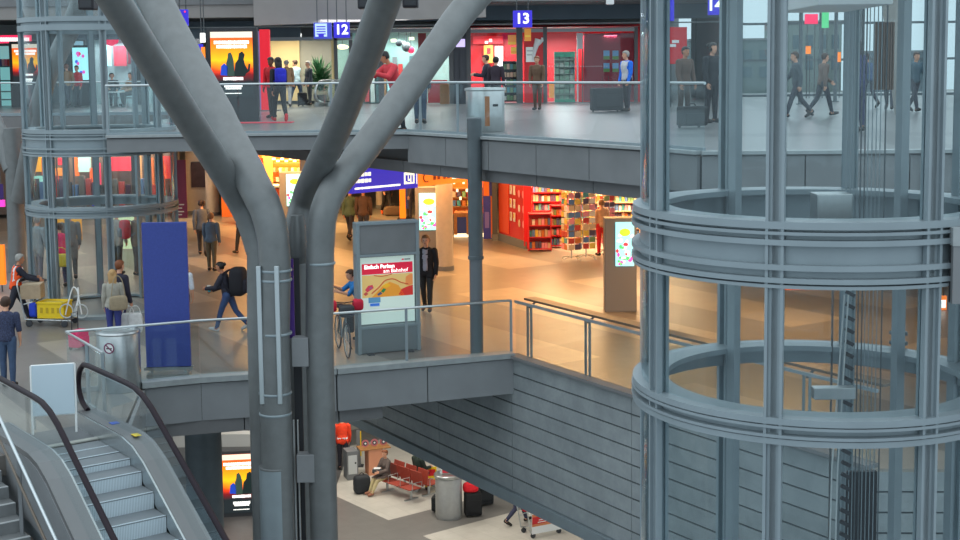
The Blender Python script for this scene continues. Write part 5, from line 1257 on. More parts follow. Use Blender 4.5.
flat('wall_sign', 'small red sign with white curl in the red shop', 'sign', mat('sign_red2', (.75, .02, .03), .5, emit=.3, ecol=(.8, .02, .04)), 473, 36, 503, 44, YF + 2.9, extra=(('white_mark', LIT, 489, 39, 492, 42), ('white_mark', LIT, 485, 41, 488, 43.5)))
for i, (x, y, lb) in enumerate(((603.5, 50.5, 'upper left'), (612.5, 50.5, 'upper right'), (603.5, 63, 'lower left'), (612.5, 63, 'lower right'))):
    flat('poster', 'blue and green poster, %s of four behind the tinted glass' % lb, 'poster', mat('poster_lblue', C(110, 160, 205), .5), x, y, x + 6, y + 9, YF + .322, group='four posters behind the tinted glass', extra=(('green_field', mat('poster_green', C(96, 140, 80), .5), x, y + 5.5, x + 6, y + 9),))
# black magazine shelf and green racks
def rack(name, label, x0, y0, x1, y1, Y, rows, fm, group=None, head=None, dep=.4):
    a, b = atY(x0, y1, Y), atY(x1, y0, Y); t = thing(name, label, 'rack', ((a.x + b.x) / 2, Y, a.z), 0, group); w_, h_ = b.x - a.x, b.z - a.z
    MB().box((0, dep, h_ / 2), (w_, .03, h_)).build('back_panel', fm, t)
    for s in (-1, 1): MB().box((s * w_ / 2, dep / 2, h_ / 2), (.03, dep, h_)).build('side_panel', fm, t)
    for i in range(rows + 1): MB().box((0, dep / 2, .05 + i * (h_ - .08) / rows), (w_, dep, .025)).build('shelf', fm, t)
    if head: MB().box((0, -.01, h_ - .09), (w_ + .04, .03, .2)).build('header', head, t); MB().box((0, -.01, .07), (w_ + .04, .03, .14)).build('foot_panel', head, t)
    return t, w_, h_
def goods(t, w_, h_, rows, per, name, cat, label, group, mats_, dep=.2, fill=.8, seed=1, zoff=.0, lean=0):
    rnd = random.Random(seed); o = t.matrix_basis.translation; protos = []
    for m in mats_:
        pm_ = MB().box((0, 0, .5), (1, 1, 1)).build(name, m); me = pm_.data; bpy.data.objects.remove(pm_); protos.append(me)
    for i in range(rows):
        sh_ = (h_ - .08) / rows; z = .065 + i * sh_ + zoff
        for j in range(per):
            x = -w_ / 2 + w_ * (j + .5) / per
            ob_ = bpy.data.objects.new(name, rnd.choice(protos)); col.objects.link(ob_)
            ob_.scale = (w_ / per * .82, dep, sh_ * rnd.uniform(fill * .75, fill))
            ob_.location = (o.x + x, o.y + .17, o.z + z); ob_.rotation_euler = (R(lean), 0, t.rotation_euler.z)
            tag(ob_, label, cat, group)
RACKGOODS = POSTB
t, w_, h_ = rack('magazine_shelf', 'black magazine shelf standing inside the red shop window', 503.5, 61, 516.5, 102, YF + .5, 5, DARK)
goods(t, w_, h_, 5, 4, 'magazine', 'magazine', 'magazine standing on the black shelf in the red shop window', 'magazines on the black shelf', [POSTB[5], POSTB[0], POSTB[4], POSTB[9]], .15, .7, 2)
GG = [mat('pack_green', C(135, 180, 158), .5), mat('pack_mint', C(150, 185, 165), .5), mat('pack_grey', C(120, 146, 138), .5), mat('pack_pale', C(190, 205, 195), .5)]
for k_, (x0, x1, lb) in enumerate(((555, 564.3, 'left'), (565, 574.5, 'right'))):
    t, w_, h_ = rack('display_rack', 'green-topped display rack in the red shop, the %s one of the pair' % lb, x0, 52, x1, 103, YF + .35, 7, mat('rack_pale', C(150, 172, 160), .5), 'green-topped racks', GREEN, .3)
    goods(t, w_, h_ - .12, 7, 2, 'boxed_pack', 'box', 'pale green pack standing on the %s green-topped rack' % lb, 'packs on the %s green-topped rack' % lb, GG, .12, .85, 5 + k_, .05)
flat('poster', 'orange and red patch at the foot of the red shop beside the green racks', 'poster', OR1, 549, 84, 554, 98, YF + .3)

# --- glass shop between the branches
S = thing('shop_front', 'glass shop with pale teal interior right of platform sign 12', 'shop', (atY(430, 104, YF).x, YF, 0))
TEALI = mat('teal_interior', C(150, 186, 182), .6, var=.15, scale=2)
part(S, 'rear_wall', TEALI, 336, 30, 452, 104, YF + 3, .15); part(S, 'ceiling', PALE, 336, 27, 467, 28.5, YF + .1, 3)
for x0, x1 in ((350, 352), (379, 383), (449.5, 453)): part(S, 'frame_post', FRAME, x0, 30, x1, 104, YF - .05, .15)
part(S, 'red_post', mat('dull_red', C(120, 30, 36), .5), 419, 33, 426, 104, YF - .04, .15)
for x0, x1 in ((454, 459), (459.5, 466.5)): part(S, 'dark_panel', mat('dark_panel', C(58, 62, 70), .5), x0, 33, x1, 104, YF, .1)
part(S, 'header', LINTEL, 336, 28, 467, 33, YF - .06, .16)
for x0, x1 in ((352, 379), (383, 419), (426, 449.5)): part(S, 'glass_pane', GL_SHOP, x0, 33, x1, 103, YF, .02)
part(S, 'counter', RED, 428, 80, 447, 103, YF + .8, .5)
for i in range(12): part(S, 'display_case', [mat('case_cyan', C(170, 225, 230), .5), MID, mat('case_red', C(190, 60, 60), .5), DISPLAY, mat('case_dkteal', C(60, 92, 96), .5), WOOD][i % 6], 354 + i * 5.6, 52 + (i * 7) % 22, 357.5 + i * 5.6, 102, YF + 2.4, .4)
for i in range(7): part(S, 'lit_menu', LIT if i % 2 else LITY, 355 + i * 9, 37 + (i % 3) * 2, 360 + i * 9, 40 + (i % 3) * 2, YF + 2.6, .05)
part(S, 'stool_row', WOOD, 440, 84, 449, 104, YF + .4, .3)
shop_lamp(400, YF + 1.5, 2.7, 1.6, 110, (.85, 1, .97)); shop_lamp(440, YF + 1.5, 2.7, 1.2, 50, (1, .8, .7))
for (px, py, rr, m, lb) in ((399, 43, .17, DARK, 'dark pendant lamp'), (406.5, 47, .24, MID, 'round grey pendant lamp'), (411, 50, .17, LITRED, 'round red lamp')):
    q = loc(px, py, YF + 1.2); t = thing('pendant_lamp', '%s hanging in the glass shop with teal interior' % lb, 'lamp', q)
    MB().ball((0, 0, 0), rr * .8, 14).build('shade', m, t, smooth=60); MB().tube([(0, 0, rr * .9), (0, 0, 2.85 - q.z)], .012, 6).build('cord', DARK, t)
flat('sign', 'slanted pale violet sign above the dark panels', 'sign', mat('violet_lit', C(205, 190, 240), .5, emit=.8, ecol=C(205, 190, 240)), 456, 39, 465, 47, YF - .05, .05, rod=3.0)

# --- entrance with beige wall, plant, display
S = thing('entrance_hall', 'bright entrance with yellow wall left of platform sign 12', 'entrance', (atY(305, 104, YF).x, YF, 0))
part(S, 'yellow_wall', mat('entrance_yellow', C(206, 182, 134), .6), 262, 38, 299, 101, YF + 3, .15); part(S, 'beige_wall', mat('entrance_beige', C(140, 138, 128), .6, var=.1, scale=1), 299, 38, 337, 101, YF + 3.1, .15)
part(S, 'side_post', FRAME, 335, 37, 337, 105, YF - .1, .15); part(S, 'side_post', mat('yellow_post', C(222, 200, 140), .5), 332.5, 38, 335, 104, YF - .05, .1)
part(S, 'glass_door', GL_SHOP, 337, 37, 350, 104, YF, .03); part(S, 'header', LINTEL, 266, 36.5, 352, 41, YF - .1, .15)
shop_lamp(280, YF + 1.2, 2.8, 1.5, 130, (1, .9, .65)); shop_lamp(320, YF + 1.2, 2.8, 1.5, 60, (1, .95, .85))
q = loc(342.5, 47, YF + .6); t = thing('oval_lamp', 'oval glowing lamp behind the door next to sign 12', 'lamp', q); MB().ball((0, 0, 0), (.24, .24, .1), 14).build('shade', LITY, t, smooth=60); MB().tube([(0, 0, .1), (0, 0, 2.9 - q.z)], .01, 6).build('cord', DARK, t)
q = U_(322, 104.5); t = thing('potted_plant', 'bushy green plant in a pot in front of the beige entrance wall', 'plant', (q.x, YF + 1.6, 0))
MB().lathe([(.22, 0), (.28, .4), (.25, .4), (.24, .36)], 18).build('pot', MID, t, smooth=40)
mb = MB(); rnd = random.Random(5)
for i in range(260):
    a = rnd.uniform(0, 6.28); e_ = rnd.uniform(.1, 1.4); ln = rnd.uniform(.6, 1.6); dr = Vector((math.cos(a) * math.cos(e_) * .8, math.sin(a) * math.cos(e_) * .8, math.sin(e_))); p0 = Vector((0, 0, .5 + rnd.uniform(0, .7)))
    p1 = p0 + dr * ln * .75; sd = dr.cross(Vector((0, 0, 1))).normalized() * .045; md = p0.lerp(p1, .6)
    mb.add([p0, md + sd, p1 + Vector((0, 0, -.08)), md - sd, md + Vector((0, 0, .02))], [(0, 1, 4), (1, 2, 4), (2, 3, 4), (3, 0, 4)])
mb.build('foliage', LEAF, t)
for k_, px in enumerate((315, 328)):
    q = U_(px, 107); t = thing('escalator_end', 'curved steel escalator end on the upper level, the %s one of two' % ('left', 'right')[k_], 'escalator', (q.x, YF - 1.2, 0), R(50), 'upper escalator ends')
    pts = spline([(.5, 0, .1), (.05, 0, .25), (-.05, 0, .6), (.15, 0, .92), (.6, 0, .98), (1.0, 0, .98)], 5)
    MB().tube(pts, .04, 8).build('handrail', CHROME, t, smooth=50); MB().box((.5, 0, .5), (.8, .03, .8)).build('glass_panel', GL_RAIL, t); MB().box((.45, 0, .08), (1.0, .14, .16)).build('base', CHROME, t)

# --- hanging signs
def hang(name, label, m, x0, y0, x1, y1, Y, top_y=-10, d=.12):
    a, b = atY(x0, y1, Y), atY(x1, y0, Y); c = Vector(((a.x + b.x) / 2, Y, (a.z + b.z) / 2)); t = thing(name, label, 'sign', c)
    MB().box((0, 0, 0), (b.x - a.x, d, b.z - a.z)).build('board', m, t, bevel=.01)
    for s in (-1, 1): MB().box((s * (b.x - a.x) * .3, 0, (b.z - a.z) / 2 + .8), (.03, .03, 1.6)).build('hanger', FRAME, t)
    return t, b.x - a.x, b.z - a.z
NUM = mat('sign_number', C(245, 245, 225), .5, emit=.85, ecol=C(248, 248, 225))
for nm, x0, y0, x1, y1, Y in (('12', 334, 22, 349.5, 38, 46), ('13', 513, 10.5, 532, 27.5, 42), ('14', 708, -4, 721, 15, 38)):
    t, w_, h_ = hang('platform_sign', 'blue platform sign with white 12 beside the departure display' if nm == '12' else 'blue platform sign with white 13 above the red shop' if nm == '13' else 'blue platform sign with white 14 seen through the right lift glass', SIGNB, x0, y0, x1, y1, Y)
    text('number', nm, h_ * .86, NUM, t, (0, -.07, 0), 0, 'CENTER', .012, .01)
t, w_, h_ = hang('departure_display', 'white and blue departure display beside platform sign 12', mat('display_blue', C(70, 80, 190), .5, emit=.3, ecol=C(70, 80, 200)), 314, 22.5, 331.5, 39, 46)
MB().box((-.08 * w_, -.07, .02), (w_ * .66, .02, h_ * .8)).build('screen', mat('display_white', C(190, 215, 235), .5, emit=.5, ecol=C(190, 215, 235)), t)
for i in range(4): MB().box((-.08 * w_, -.085, h_ * (.25 - i * .15)), (w_ * .5, .01, h_ * .06)).build('text_line', SIGNB, t)
MB().box((-.08 * w_, -.085, -h_ * .3), (w_ * .3, .012, h_ * .14)).build('blue_field', SIGNB, t)
t, w_, h_ = hang('small_sign', 'small dark blue hanging sign with pink mark beside the left branch', SIGNB, 178, 9.5, 188, 26, 40); MB().ball((w_ * .25, -.07, h_ * .36), (.03, .015, .03), 8).build('pink_mark', LITRED, t)
t, w_, h_ = hang('small_sign', 'small lit white sign left of the sunset poster board', LIT, 200.5, 33, 205, 42.5, 46)
t, w_, h_ = hang('small_sign', 'tall narrow blue sign beyond the right lift glass', SIGNB, 667.5, -8, 674, 21, 44)
flat('poster', 'blue and orange poster strip left of the sunset poster board', 'poster', SIGNB, 198, 44, 203, 60, 47, extra=(('orange_field', SIGNO, 201.5, 47, 205, 60),))

# --- sunset posters on the upper level
q = U_(232, 121.5); t = thing('poster_case', 'large backlit sunset poster case standing on the upper level', 'poster', (q.x, q.y, 0))
a, b = atY(212, 97.5, q.y), atY(252, 31.5, q.y); t.location.x = (a.x + b.x) / 2; hgt, wd = b.z - a.z, b.x - a.x
MB().box((0, .14, (b.z + .12) / 2), (wd + .24, .22, b.z + .12)).build('frame', DARK, t, bevel=.015); poster(t, wd, hgt, a.z, y=.02)
p_ = U_(24, 111); p_.y = 56; a, b = atY(13.5, 87, 56), atY(38, 44, 56); t = thing('poster_case', 'backlit sunset poster seen through the edge of the left lift', 'poster', ((a.x + b.x) / 2, 56, 0))
MB().box((0, .14, (b.z + .12) / 2), (b.x - a.x + .25, .22, b.z + .12)).build('frame', DARK, t, bevel=.015); poster(t, b.x - a.x, b.z - a.z, a.z, y=.02)
# red pillar with violet edge
Y_ = 46; a, b = atY(262, 112, Y_), atY(269.5, 29.5, Y_); t = thing('red_pillar', 'bright red advertising pillar beside the sunset poster', 'pillar', ((a.x + b.x) / 2, Y_, 0))
MB().box((0, 0, b.z / 2), (b.x - a.x, .25, b.z)).build('red_side', mat('pillar_red', C(238, 20, 44), .5, emit=.25, ecol=C(238, 20, 44)), t, bevel=.01)
MB().box((-.19, .02, b.z / 2), (.12, .22, b.z - .1)).build('violet_side', mat('pillar_violet', C(150, 130, 190), .5), t); MB().box((-.3, .02, b.z / 2), (.08, .2, b.z - .2)).build('blue_side', mat('pillar_blue', C(50, 40, 120), .5), t)
MB().box((0, 0, .02), (.9, .5, .04)).build('foot', MID, t)
t = thing('floor_mat', 'red mat on the upper floor below the red pillar', 'mat', U_(262, 123)); MB().box((0, 0, .012), (1.6, .55, .02)).build('mat', mat('red_mat', C(220, 60, 80), .7), t)
# steel drum counter on the upper floor, seat and table
q = U_(485.5, 131.5); t = thing('drum_counter', 'shiny steel drum counter behind the upper railing', 'counter', q)
MB().lathe([(.40, 0), (.41, .03), (.41, .86), (.40, .88)], 40).build('drum', CHROME, t, smooth=40); MB().lathe([(.42, .86), (.44, .88), (.43, .92), (.34, .93), (.30, .90)], 40).build('rim', CHROME, t, smooth=40)
a_ = math.atan2(-q.y, -q.x); o = MB().box((0, 0, 0), (.02, .12, .05)).build('label', DARK, t); o.location = (math.cos(a_ + .55) * .41, math.sin(a_ + .55) * .41, .56); o.rotation_euler.z = a_ + .55
o = MB().box((0, 0, 0), (.02, .10, .62)).build('copper_strip', mat('copper', C(176, 120, 84), .4, .5), t); o.location = (math.cos(a_ + .1) * .408, math.sin(a_ + .1) * .408, .44); o.rotation_euler.z = a_ + .1
for i, (pp, lb) in enumerate(((p, 'dark suit'), (p2, 'pale brown top'))):
    t = thing('stool', 'grey stool under the person in the %s on the upper level' % lb, 'stool', (pp.x, pp.y, 0)); MB().box((0, 0, .35), (.46, .46, .05)).build('seat', MID, t, bevel=.01)
    for sx in (-1, 1):
        for sy in (-1, 1): MB().box((sx * .18, sy * .18, .165), (.04, .04, .32)).build('leg', CHROME, t)
c = (p + p2) / 2; t = thing('low_table', 'white table between the two sitting people on the upper level', 'table', (c.x, c.y - 1.0, 0)); MB().box((0, 0, .6), (.7, .5, .04)).build('table_top', WHITE, t); MB().lathe([(.3, 0), (.05, .04), (.05, .58)], 14).build('leg', MID, t, smooth=40)

# --- shops at far left
S = thing('shop_front', 'bright teal-lit shop with a pink-red lettered sign at far left', 'shop', (atY(5, 105, 58).x, 58, 0))
part(S, 'rear_wall', mat('teal_wall', C(150, 215, 215), .5, emit=.35, ecol=C(150, 225, 225)), -30, 46, 13, 106, 59, .15)
for y in (66, 80, 91, 99): part(S, 'shelf', mat('shelf_teal', C(70, 120, 126), .5), -30, y, 11, y + 1.6, 58.6, .3)
for x in (-12, -4, 11.5): part(S, 'frame_post', FRAME, x, 44, x + 1.6, 107, 58, .15)
for i in range(8): part(S, 'product_row', POSTB[(i * 3) % 10], -12 + i * 2.8, 59, -10 + i * 2.8, 66, 58.65, .2)
part(S, 'sign_board', LITRED, -30, 35, 30, 43.5, 57.8, .2)
rnd = random.Random(9); x = -28
while x < 28:
    part(S, 'sign_letter', LIT, x, 37.5, x + 1.5, 41.5, 57.75, .03); x += 2.2 if rnd.random() < .8 else 4.5
S = thing('shop_front', 'lit shop with a round pink sign behind the left lift tower', 'shop', (atY(120, 105, 58).x, 58, 0))
part(S, 'rear_wall', mat('pale_shop_wall', C(170, 190, 195), .6, emit=.15), 88, 34, 200, 105, 60, .15); part(S, 'ceiling', PALE, 88, 31, 200, 33, 58, 2)
for x in (89, 137, 168, 198): part(S, 'frame_post', FRAME, x, 32, x + 2, 106, 58, .15)
for x0, x1 in ((91, 137), (139, 168)): part(S, 'glass_pane', GL_SHOP, x0, 33, x1, 104, 58, .02)
part(S, 'red_board', mat('pink_red', C(215, 70, 90), .5, emit=.3, ecol=C(215, 60, 85)), 114, 46, 126, 66, 59.7, .05); part(S, 'red_board', REDD, 128, 46, 138, 64, 59.7, .05)
for x in (107, 109.5, 133, 136): part(S, 'light_tube', mat('tube_cyan', C(190, 245, 250), .5, emit=1., ecol=C(190, 245, 250)), x, 45, x + 1, 66, 59.5, .06)
o = S.matrix_basis.translation
for px, rr in ((108, .22), (111, .26), (114, .2)): q = loc(px, 40, 57.8) - o; MB().ball(q, (rr, .06, rr), 14).build('pink_sign', LITRED, S, smooth=60)
shop_lamp(112, 59, 2.7, 1.5, 60); shop_lamp(155, 59, 2.7, 1.5, 40)
a, b = atY(73.5, 80, 57), atY(88, 47.5, 57); t = thing('screen_totem', 'upper level screen with a pink and white picture behind the left lift', 'screen', ((a.x + b.x) / 2, 57, 0))
MB().box((0, .12, (b.z + .1) / 2), (b.x - a.x + .15, .2, b.z + .1)).build('housing', DARK, t); s_ = MB().box((0, 0, (a.z + b.z) / 2), (b.x - a.x, .03, b.z - a.z)).build('display', SCREENC, t); rnd = random.Random(4)
for i in range(12): MB().ball((rnd.uniform(-.2, .2), -.02, (a.z + b.z) / 2 + rnd.uniform(-.55, .5)), (.07, .01, .08), 8).build('colour_patch', rnd.choice([LITRED, LIT, mat('px_pink', (0, 0, 0)), mat('px_blue', (0, 0, 0))]), s_)
flat('lit_board', 'glowing pale blue arched board beside the upper screen', 'board', mat('pale_cyan_lit', C(170, 215, 235), .5, emit=.5, ecol=C(170, 215, 235)), 72, 41, 83, 47, 57.5, rod=3.75)

flat('banner', 'red banner with white mark behind the pair beyond the right lift', 'banner', RED, 667, 27, 687, 64, 45, .05, rod=.01, extra=(('white_mark', WHITE, 668, 44, 676, 47), ('white_mark', WHITE, 672, 40, 679, 43)))
flat('lit_sign', 'thin red lit strip high on the upper floor beyond the right lift', 'sign', LITRED, 734.5, -6, 738.5, 14, 47, .06, rod=.01)
flat('lit_sign', 'thin orange lit strip beside a column beyond the right lift', 'sign', SIGNO, 735.5, 52, 738, 70, 47, .06, rod=.01)
# spotlights on the branches
for px, py, lb, Y in ((88, 2, 'at the left branch top', 19.0), (366, 1, 'left of the dark centre branch', 19.0), (410.5, 0, 'right of the dark centre branch', 19.2)):
    q = atY(px, py, Y); t = thing('spotlight', 'black spotlight box %s' % lb, 'spotlight', q)
    MB().box((0, 0, 0), (.22, .24, .22)).build('housing', BLACK, t, bevel=.02); MB().box((0, -.125, 0), (.16, .01, .16)).build('lens', DARK, t); MB().tube([(0, .1, .1), (.05 if px < 380 else -.05, .3, .5)], .03, 8).build('bracket', BLACK, t)
q = atY(610, 1, 44); t = thing('spotlight', 'white ceiling spotlight above the red shop', 'spotlight', q); MB().lathe([(.10, -.12), (.13, -.1), (.13, .16), (.1, .18)], 16).build('housing', WHITE, t, smooth=40); MB().tube([(0, 0, .16), (0, 0, .9)], .03, 8).build('stem', WHITE, t)

# --- glazed far front of the hall at right
mb = MB(); x0_, x1_ = 9.6, 26.0
for i in range(10): x = x0_ + (x1_ - x0_) * i / 9; mb.box((x, 60, 4), (.14, .2, 8))
for z in (.05, 1.6, 3.2, 4.8, 6.4): mb.box(((x0_ + x1_) / 2, 60, z), (x1_ - x0_, .16, .10))
struct('window_1', mb, STEEL_D)
struct('window_2', MB().box(((x0_ + x1_) / 2, 60.0, 4), (x1_ - x0_, .03, 8)), GL_SHOP)
struct('wall_upper_right', MB().box((9.7, YF + 4.5, 2.5), (.3, 9, 6.2)), MATS['upper_back_wall'])
t = thing('leaning_column', 'broad pale grey column tapering upwards behind the right lift ropes', 'column', (atY(900, 150, 36).x, 36, 0))
o = t.matrix_basis.translation
MB().tube([atY(x, y, 36) - o for x, y in ((901, 118), (897, 60), (893, 0), (888, -80))], [.16, .22, .30, .38], 18).build('shaft', mat('pale_column', (.30, .29, .27), .6), t, smooth=50)
# trunk below
for px, lb, Y in ((800, 'first bluish glass screen post line left of the ropes', 47), (835, 'slim dark post on the far upper floor near the ropes', 50)):
    q = atY(px, 100, Y); t = thing('slim_post', lb, 'post', (q.x, Y, 0)); MB().lathe([(.07, .0), (.07, 3.6)], 12).build('shaft', STEEL_D, t, smooth=40); MB().lathe([(.14, 0), (.14, .03)], 12).build('base', STEEL_D, t)
for i, (x0, y0, x1, y1, m, lb) in enumerate(((805, 14, 818, 24, LITRED, 'red glowing shop sign left of the lift ropes'), (806, 46, 811, 54, SIGNO, 'small orange lit sign left of the lift ropes'), (836, 52, 841, 62, SIGNO, 'orange lit sign beside the lift ropes'), (822, 11, 829, 28, mat('green_lit', C(90, 200, 130), .5, emit=.6, ecol=C(90, 200, 130)), 'green lit sign above the far upper floor'))):
    flat('lit_sign', lb, 'sign', m, x0, y0, x1, y1, YF + 3.5, .08, rod=.01)

# buildings outside the far glazed front
for k_, (x0, x1, yt, Y, c_, lb) in enumerate(((690, 772, 40, 84, (96, 112, 112), 'grey building outside the far glass front, left of the lift ropes'), (776, 842, 22, 92, (116, 128, 124), 'taller pale building outside the far glass front behind the walking pair'), (868, 930, 52, 88, (104, 116, 124), 'low grey building outside the far glass front right of the lift ropes'))):
    a, b = atY(x0, 100, Y), atY(x1, yt, Y); t = thing('background_building', lb, 'building', ((a.x + b.x) / 2, Y, -.4))
    h_ = b.z + .4; w_ = b.x - a.x
    MB().box((0, 2, h_ / 2), (w_, 4, h_)).build('wall', mat('building_%d' % k_, C(*c_), .8, var=.1), t); MB().box((0, 2, h_ + .06), (w_ + .2, 4.2, .12)).build('roof_edge', MID, t)
    for i in range(5):
        for j in range(2): MB().box((w_ * (-.4 + .2 * i), -.03, h_ * (.42 + .3 * j)), (w_ * .11, .06, h_ * .2)).build('window', mat('building_window', C(70, 92, 100), .2), t)
struct('ground_outside', MB().box((12, 82, -.5), (60, 30, .2)), mat('paving_outside', (.3, .31, .31), .8))

# ================================================================== MIDDLE LEVEL SHOPS
def mpart(S, name, m, x0, y0, x1, y1, Y, d=.08, bevel=0.): return part(S, name, m, x0, y0, x1, y1, Y, d, bevel)
WARMW = mat('warm_wall', C(225, 170, 110), .7, var=.08, scale=2); ORW = mat('orange_wall', C(232, 120, 44), .6)
# red book shop on the right
pa, pb = M_(499, 240), M_(527, 249.5); YS = pb.y
dr = (pb - pa).normalized(); rzS = math.atan2(dr.y, dr.x)
S = thing('shop_wall', 'bright red shop wall with white card pockets left of the book shop', 'shop', ((pa + pb) / 2).to_tuple(), rzS)
Lw_ = (pb - pa).length
MB().box((0, .08, 1.62), (Lw_, .14, 3.2)).build('red_panel', RED, S)
MB().box((-Lw_ * .3, -.01, 1.75), (Lw_ * .36, .02, 2.9)).build('orange_panel', mat('red_orange', C(238, 84, 46), .5), S)
MB().box((0, -.02, .12), (Lw_, .06, .24)).build('plinth', MID, S)
pc_ = thing('slim_pillar', 'dark grey pillar between the blue poster and the red shop wall', 'pillar', tuple(M_(495, 240)))
MB().box((0, .0, 1.65), (.17, .3, 3.28)).build('shaft', FRAME, pc_); MB().box((0, 0, .1), (.22, .34, .2)).build('base', MID, pc_)
rnd = random.Random(8)
for i in range(5):
    for j in range(2):
        q = Vector((Lw_ * (-.02 + .12 * j), -.03, .75 + i * .42)); q.rotate(Matrix.Rotation(rzS, 3, 'Z')); c = (pa + pb) / 2
        t = thing('card_pocket', 'white card pocket on the red shop wall', 'card', c + q, rzS, 'white card pockets on the red wall')
        MB().box((0, 0, .15), (.13, .03, .28)).build('pocket', WHITE, t); MB().box((0, -.018, .19), (.09, .006, .14)).build('card', rnd.choice([POSTB[0], POSTB[3], POSTB[5]]), t)
for i in range(5):
    for j in range(2):
        q = Vector((Lw_ * (.27 + .14 * j), -.03, .6 + i * .46)); q.rotate(Matrix.Rotation(rzS, 3, 'Z'))
        t = thing('round_badge', 'round pale badge card on the red shop wall', 'card', c + q, rzS, 'round badge cards on the red wall')
        MB().ball((0, 0, .15), (.09, .012, .12), 12).build('card', rnd.choice([POSTB[5], POSTB[0], POSTB[4], POSTB[8]]), t)
# shop interior
B = thing('book_shop', 'open warm-lit book shop behind the postcard racks on the middle level', 'shop', (atY(585, 240, 43.5).x, 43.5, M0))
mpart(B, 'rear_wall', mat('shop_cream', C(238, 196, 150), .7, var=.15, scale=3), 520, 168, 720, 243, 44.0, .15)
mpart(B, 'left_wall', RED, 524, 170, 530, 246, YS, 3.0); mpart(B, 'red_band', RED, 528, 186, 720, 191, 43.9, .1)
mpart(B, 'round_emblem', mat('brown_disc', C(176, 96, 66), .6), 611, 196, 631, 214, 43.85, .08, .3)
o = B.matrix_basis.translation; q = loc(622, 205, 43.7) - o; MB().lathe([(.38, -.03), (.38, .03)], 28).build('disc', mat('brown_disc', (0, 0, 0)), B).matrix_local = Matrix.Translation(q) @ Matrix.Rotation(R(90), 4, 'X')
for x0, y0, x1, y1 in ((596, 195, 602, 200), (559, 205, 566, 210), (598, 214, 606, 226)): mpart(B, 'light_panel', LITY, x0, y0, x1, y1, 43.6, .06)
for px, Y, pw_ in ((548, 42.4, 120), (585, 42.2, 140), (625, 42.2, 120), (670, 42.0, 120)): shop_lamp(px, Y, -1.0, 1.6, pw_ * 1.3, (1, .72, .42))
def mrack(label, x0, y0, x1, y1, Y, rows, fm, per, gl, gg, seed, fill=.7, dep=.36):
    a = atY(x0, y1, Y); t, w_, h_ = rack('bookshelf', label, x0, y0, x1, y1, Y, rows, fm, None, None, dep); t.location.z = max(a.z, M0)
    goods(t, w_, h_, rows, per, 'book', 'book', gl, gg, POSTB, .18, fill, seed)
mrack('red low bookshelf standing in front of the red shop wall', 529, 213, 551, 251, M_(540, 251.5).y, 3, RED, 7, 'book on the red low bookshelf in front of the shop wall', 'books on the red low shelf', 21, .6)
mrack('red bookshelf behind the low one in the book shop', 551, 205, 565, 247.5, M_(557, 248).y, 4, RED, 5, 'book on the red shelf behind the low bookshelf', 'books on the rear red shelf', 22)
mrack('tall red wall shelf at the back left of the book shop', 533, 187, 562, 245, 43.3, 6, RED, 10, 'book on the tall red wall shelf of the book shop', 'books on the tall wall shelf', 23, .75)
mrack('wall shelf with pale books behind the postcard racks', 566, 190, 598, 245, 43.4, 6, mat('shelf_cream', C(222, 180, 140), .6), 11, 'book on the pale wall shelf behind the postcard racks', 'books on the pale wall shelf', 24, .75)
mrack('wall shelf at the right end of the book shop near the screen totem', 607, 190, 640, 245, 43.4, 6, mat('shelf_cream', (0, 0, 0)), 11, 'book on the wall shelf right of the red trousers', 'books on the right wall shelf', 25, .75)
# postcard spinner racks
def spinner(label, px, py, h_, w_, seed, lb2, rows=9):
    q = M_(px, py); t = thing('postcard_rack', label, 'rack', q, .35)
    MB().tube([(0, 0, .05), (0, 0, h_)], .022, 8).build('pole', CHROME, t)
    for k_ in range(4): a = k_ * math.pi / 2 + .4; MB().tube([(0, 0, .12), (math.cos(a) * .34, math.sin(a) * .34, .06), (math.cos(a) * .36, math.sin(a) * .36, 0)], .014, 6).build('foot', CHROME, t)
    rnd = random.Random(seed); z0 = .32; rh = (h_ - z0) / rows
    for f_ in range(4):
        mb = MB(); a = f_ * math.pi / 2; m4 = Matrix.Rotation(a, 3, 'Z')
        for i in range(rows + 1):
            z = z0 + i * rh; mb.tube([m4 @ Vector((-w_ / 2, -w_ / 2 - .01, z)), m4 @ Vector((w_ / 2, -w_ / 2 - .01, z))], .006, 4)
        for x in (-w_ / 2, 0, w_ / 2): mb.tube([m4 @ Vector((x, -w_ / 2, z0)), m4 @ Vector((x, -w_ / 2, h_))], .006, 4)
        mb.build('wire_panel', CHROME, t)
    pro = [MB().box((0, 0, rh * .42), (w_ * .42, .02, rh * .82)).build('postcard', m).data for m in POSTB]
    for ob_ in [o_ for o_ in col.objects if o_.name.startswith('postcard') and 'label' not in o_ and o_.parent is None and o_.type == 'MESH']: bpy.data.objects.remove(ob_)
    for f_ in (0, 3):
        m4 = Matrix.Rotation(.35 + f_ * math.pi / 2, 3, 'Z')
        for i in range(rows):
            for x in (-.25, .25):
                v = m4 @ Vector((x * w_, -w_ / 2 - .025, z0 + i * rh)); o_ = bpy.data.objects.new('postcard', rnd.choice(pro)); col.objects.link(o_)
                o_.location = q + v; o_.rotation_euler = (0, 0, .35 + f_ * math.pi / 2); tag(o_, lb2, 'postcard', 'postcards: ' + lb2)
spinner('tall wire postcard rack nearest the red low bookshelf', 571.5, 260, 2.0, .40, 31, 'colourful postcard in the rack nearest the red low bookshelf')
spinner('tall wire postcard rack second from the red low bookshelf', 586, 258.5, 2.0, .40, 32, 'colourful postcard in the second rack from the red bookshelf')
spinner('wire postcard rack half hidden behind the right screen totem', 606.5, 253, 1.95, .36, 33, 'colourful postcard in the rack behind the screen totem')
